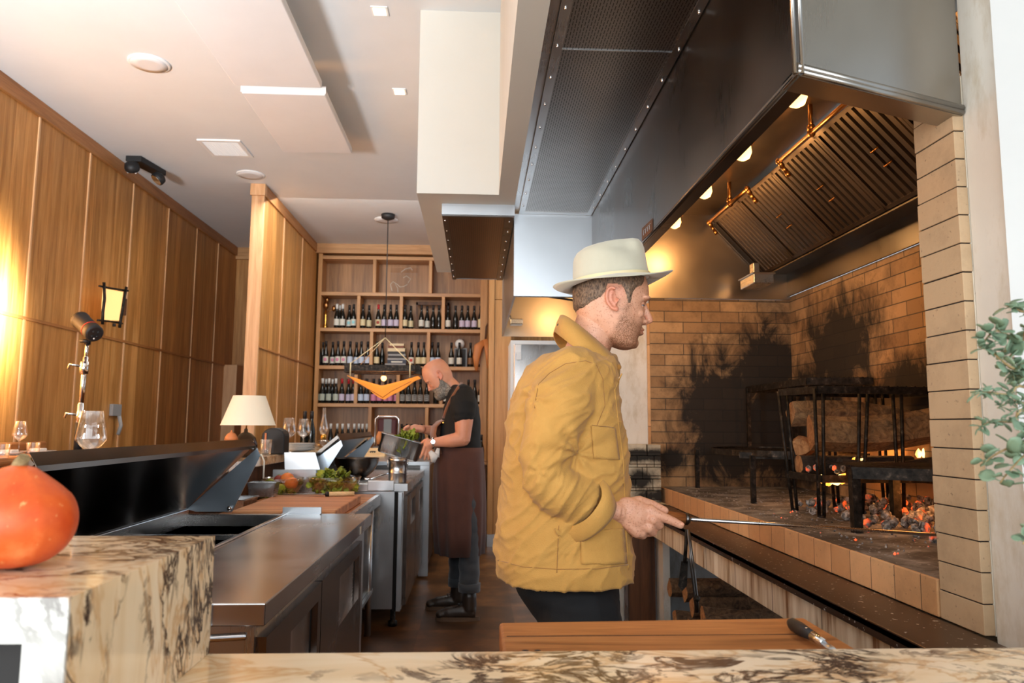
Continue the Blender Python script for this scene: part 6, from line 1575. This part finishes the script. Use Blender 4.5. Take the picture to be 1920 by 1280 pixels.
# ------------------------------------------------------------------ the bald man behind
D2 = 5.3; E_ = lambda x, y, D=D2: pd(x, y, D)
man = thing('person', (E_(862, 900).x, D2, 0), 'bald bearded man in black T-shirt and brown apron, head bent over a steel pan', 'person')
HM2 = Matrix.Translation(E_(821.5, 706)) @ Matrix.Rotation(PI, 4, 'Z') @ Matrix.Rotation(.56, 4, 'Y') @ Matrix.Scale(1.03, 4)
gn = lambda x, y, d=0: pd(x, y, 5.09 + d)
gf = lambda x, y, d=0: pd(x, y, 5.32 + d)
def man_extra(b):
  b.tube([E_(836, 716), E_(850, 730), E_(862, 752)], [.060, .062, .075], 24)
  # arms
  chain(b, [E_(868, 748, 5.08), E_(870, 785, 5.06), E_(868, 822, 5.05)], [.066, .064, .050], 20)
  chain(b, [E_(868, 822, 5.05), E_(846, 826, 5.06), E_(815, 829, 5.09)], [.052, .046, .029], 20)
  chain(b, [E_(862, 755, 5.5), E_(852, 790, 5.52), E_(842, 812, 5.5)], [.062, .055, .046], 18)
  chain(b, [E_(842, 812, 5.5), E_(815, 808, 5.42), E_(791, 804, 5.34)], [.044, .040, .028], 18)
  b.ball(gn(804, 833), (.036, .022, .034), 16); chain(b, [gn(815, 829), gn(805, 832)], [.029, .028], 14)
  for kx, ky, mx, my, tx, ty, dd in ((796, 838, 792, 850, 788, 858, -.012), (800, 842, 798, 853, 796, 861, -.004), (804, 843, 804, 853, 804, 860, .004), (808, 842, 810, 850, 811, 856, .012)):
      chain(b, [gn(kx, ky, dd), gn(mx, my, dd - .004), gn(tx, ty, dd)], [.0125, .0105, .009], 10)
  chain(b, [gn(802, 824, .01), gn(796, 826, .02), gn(790, 831, .03)], [.014, .0115, .0095], 10)
  b.ball(gf(778, 802), (.042, .028, .026), 16, rot=Euler((0, -.1, 0)).to_matrix()); chain(b, [gf(791, 804), gf(780, 803)], [.028, .027], 14)
  for kx, ky, mx, my, tx, ty, dd in ((766, 799, 759, 802, 756, 810, -.022), (765, 801, 759, 806, 758, 813, -.008), (766, 804, 762, 809, 762, 815, .008), (769, 806, 766, 811, 766, 815, .02)):
      chain(b, [gf(kx, ky, dd), gf(mx, my, dd), gf(tx, ty, dd)], [.0125, .0105, .009], 10)
  chain(b, [gf(780, 808, -.02), gf(773, 811, -.025), gf(768, 814, -.02)], [.014, .0115, .0095], 10)
  chain(b, [E_(864, 745), E_(864, 850)], [.06, .06], 14); chain(b, [pd(868, 748, 5.08), E_(864, 748), pd(862, 755, 5.5)], [.06, .06, .06], 14)
V, F_, flush = make_body(HM2, man_extra, .0042)
red = [min(1, f + .35 * max(0, 1 - (v - Vector((.07, 0, -.02))).length / .08)) for f, v in zip(flush, V)]
body2 = from_vf(bake(V, HM2), F_, 'body', 'skin2', man, dict(beard=[0.0] * len(V), flush=red))
bp = [(-.010, -.02), (.004, -.018), (.012, -.046), (.035, -.064), (.062, -.060), (.078, -.057), (.11, -.062), (.11, -.18), (-.05, -.18), (-.035, -.09), (-.02, -.05)]
sel = [v.length < .2 and v.z > -.15 and poly_sd((v.x, v.z), bp) > 0 and not (abs(v.y) > .0765 and v.x < .014) and not (v.x > .06 and abs(v.z + .078) < .006 and abs(v.y) < .02) for v in V]
offset_patch(V, F_, sel, lambda p: .008 + .022 * max(0, min(1, (-.07 - p.z) / .045)), HM2, 'beard', 'beard', body2, .004, 130)
for s in (-1, 1):
    MB().ball(HM2 @ Vector((.0665, .031 * s, -.0115)), .0125, 14).build('eye', 'skin2', body2)
    eb = MB(); eb.tube([HM2 @ Vector((.0925 - abs(dy - .004) * .45, (.028 + dy) * s, .004)) for dy in (-.014, -.006, .002, .012, .020)], [.002, .003, .0035, .003, .0015], 8, flat=.6); eb.build('eyebrow', 'beard', body2)
# T-shirt
b = MB(); rings = []
for y, xf, xb, hw in ((722, 846, 872, .07), (732, 840, 884, .14), (741, 837, 890, .19), (765, 832, 898, .205), (785, 829, 901, .205), (810, 826, 901, .195), (835, 823, 901, .19), (856, 820, 902, .19)):
    rings.append(ell_ring(E_(xf, y).x, E_(xb, y).x, D2, hw, E_(860, y).z, 36, 2.4))
b.loft(rings)
chain(b, [E_(868, 744, 5.12), E_(868, 762, 5.07), E_(868, 778, 5.06)], [.088, .088, .080], 20); chain(b, [E_(864, 746, 5.47), E_(858, 766, 5.52), E_(853, 780, 5.52)], [.084, .084, .074], 20)
Vt, Nt, Ft = remesh(b, .008, 4); Vt = [v + n * .006 * noise.noise(Vector((v.x * 8, v.y * 8, v.z * 16 + v.x * 9))) for v, n in zip(Vt, Nt)]
from_vf(Vt, Ft, 'tshirt', 'tshirt', man); bt = BVHTree.FromPolygons(Vt, Ft)
# trousers, boots
b = MB()
chain(b, [E_(868, 860), E_(868, 930, 5.2), E_(880, 1000, 5.2), E_(880, 1092, 5.2)], [.12, .10, .075, .068], 20); chain(b, [E_(862, 860), E_(858, 930, 5.42), E_(858, 1000, 5.45), E_(860, 1085, 5.45)], [.12, .10, .075, .066], 20)
Vt, Nt, Ft = remesh(b, .009, 4); Vt = [v + n * .008 * noise.noise(Vector((v.x * 8, v.y * 8, v.z * 20))) for v, n in zip(Vt, Nt)]
jn = from_vf(Vt, Ft, 'jeans', 'jeans', man)
for p in (E_(880, 1100, 5.2), E_(860, 1090, 5.45)): MB().lathe([(.066, -.03), (.074, -.028), (.075, .025), (.066, .028)], p, 24).build('turned_cuff', 'jeans', jn)
boot((E_(880, 1100, 5.2).x, 5.2, 0), -1, 'boot', man); boot((E_(858, 1100, 5.5).x, 5.5, 0), -1, 'boot', man)
# apron: skirt wrapped round, bib hanging forward, neck strap
b = MB(); rings = []
for i, (y, xf, xb, hw) in enumerate(((838, 818, 905, .195), (848, 816, 906, .205), (858, 817, 906, .203), (885, 815, 907, .205), (940, 815, 908, .205), (990, 817, 907, .200), (1036, 820, 904, .19))):
    r = ell_ring(E_(xf, y).x, E_(xb, y).x, D2, hw, E_(860, y).z, 72, 2.2)
    am = (0, 0, .001, .004, .008, .011, .012)[i]; r = [p + (p - Vector((E_(862, y).x, D2, p.z))).normalized() * am * (math.sin(k * .9) + .6 * math.sin(k * .37 + 1)) for k, p in enumerate(r)]
    rings.append(r)
b.loft(rings, cap=False); sk = b.build('apron_skirt', 'apron', man); md = sk.modifiers.new('cloth', 'SOLIDIFY'); md.thickness = .004
g = []
for x, y, w in ((833, 784, .11), (818, 790, .13), (808, 800, .15), (806, 814, .17), (811, 832, .185), (817, 850, .19)):
    p = E_(x, y); g.append([p + Vector((.05 * u * u, w * u, .004 * math.sin(4 * u))) for u in np.linspace(-1, 1, 11)])
b = MB(); b.sheet(g, .003); bib = b.build('apron_bib', 'apron_tan', man)
P = [on_j(x, y, .006, bt, 5.22) for x, y in ((833, 784), (838, 768), (844, 754), (852, 740), (860, 727), (866, 717))]; b = MB(); b.tube(P, .010, 8, flat=.4); b.build('neck_strap', 'apron_tan', man)
MB().ball(E_(831, 792, 5.18), (.01, .004, .01), 12).build('eyelet_ring', 'brass2', bib)
P = [[E_(818 + 4 * u, 848 + 9 * v, 5.085 - .01 * math.sin(3 * u + v)) for u in (0, 1, 2, 3)] for v in (0, 1, 2)]
b = MB(); b.tube([E_(806, 846, 5.07), E_(815, 856, 5.06), E_(812, 866, 5.07)], [.012, .03, .014], 10, flat=.4); b.tube([E_(822, 840, 5.08), E_(818, 856, 5.07)], [.01, .022], 10, flat=.4)
tag(b.build('side_towel', 'cloth'), 'white cloth tucked at the bald man\'s waist beside his hand', 'towel')
T = thing('wristwatch', E_(812, 829, 5.09), 'steel wristwatch on the bald man\'s wrist', 'watch')
w0 = E_(812.5, 829, 5.09); dd = (E_(820, 828.5, 5.085) - E_(806, 830, 5.09)).normalized()
MB().tube([w0 - dd * .007, w0 + dd * .007], .0335, 24).build('bracelet', 'chrome', T); MB().tube([w0 + Vector((0, -.034, .004)), w0 + Vector((0, -.043, .005))], .014, 20).build('watch_case', 'chrome', T)
# the pan he holds
T = thing('hotel_pan', E_(750, 838, 5.17), 'deep tilted steel pan held by the bald man', 'pan')
Rm = Matrix.Translation(E_(751, 838, 5.20)) @ Matrix.Rotation(.26, 4, 'Y')
b = MB(); L2, W2, H2 = .145, .085, .065; tt = .012
bot = [(-L2 + tt, -W2 + tt), (L2 - tt, -W2 + tt), (L2 - tt, W2 - tt), (-L2 + tt, W2 - tt)]; top_ = [(-L2, -W2), (L2, -W2), (L2, W2), (-L2, W2)]
def rrect(hx, hy, z, r=.03, n=6):
    out = []
    for sx_, sy_, a0 in ((1, 1, 0), (-1, 1, PI / 2), (-1, -1, PI), (1, -1, 1.5 * PI)):
        for k in range(n + 1): a = a0 + PI / 2 * k / n; out.append(Rm @ Vector((sx_ * (hx - r) + r * math.cos(a), sy_ * (hy - r) + r * math.sin(a), z)))
    return out
b.loft([rrect(L2 - .014, W2 - .014, -H2), rrect(L2 - .006, W2 - .006, -H2 + .01), rrect(L2, W2, H2 - .004), rrect(L2 + .012, W2 + .012, H2 - .002), rrect(L2 + .012, W2 + .012, H2 + .002), rrect(L2 - .002, W2 - .002, H2), rrect(L2 - .009, W2 - .009, -H2 + .012), rrect(.01, .01, -H2 + .004, .008)])
b.build('pan_body', 'steel_z', T)
tag(MB().tube([Rm @ Vector((-.155, -.09, .068)), Rm @ Vector((-.15, -.10, .03)), Rm @ Vector((-.14, -.098, -.015))], [.012, .018, .008], 10, flat=.4).build('orange_rag', 'tan'), 'small orange rag hanging over the pan rim', 'rag')
leafpile(E_(762, 822, 5.24), .045, .05, 40, 'herbs', 'bunch of green herbs in the bald man\'s fingers', ('salad', 'salad'))
leafpile(Rm @ Vector((.02, 0, -.03)), .07, .06, 60, 'herb_filling', 'green herbs filling the held pan', ('salad', 'salad'))
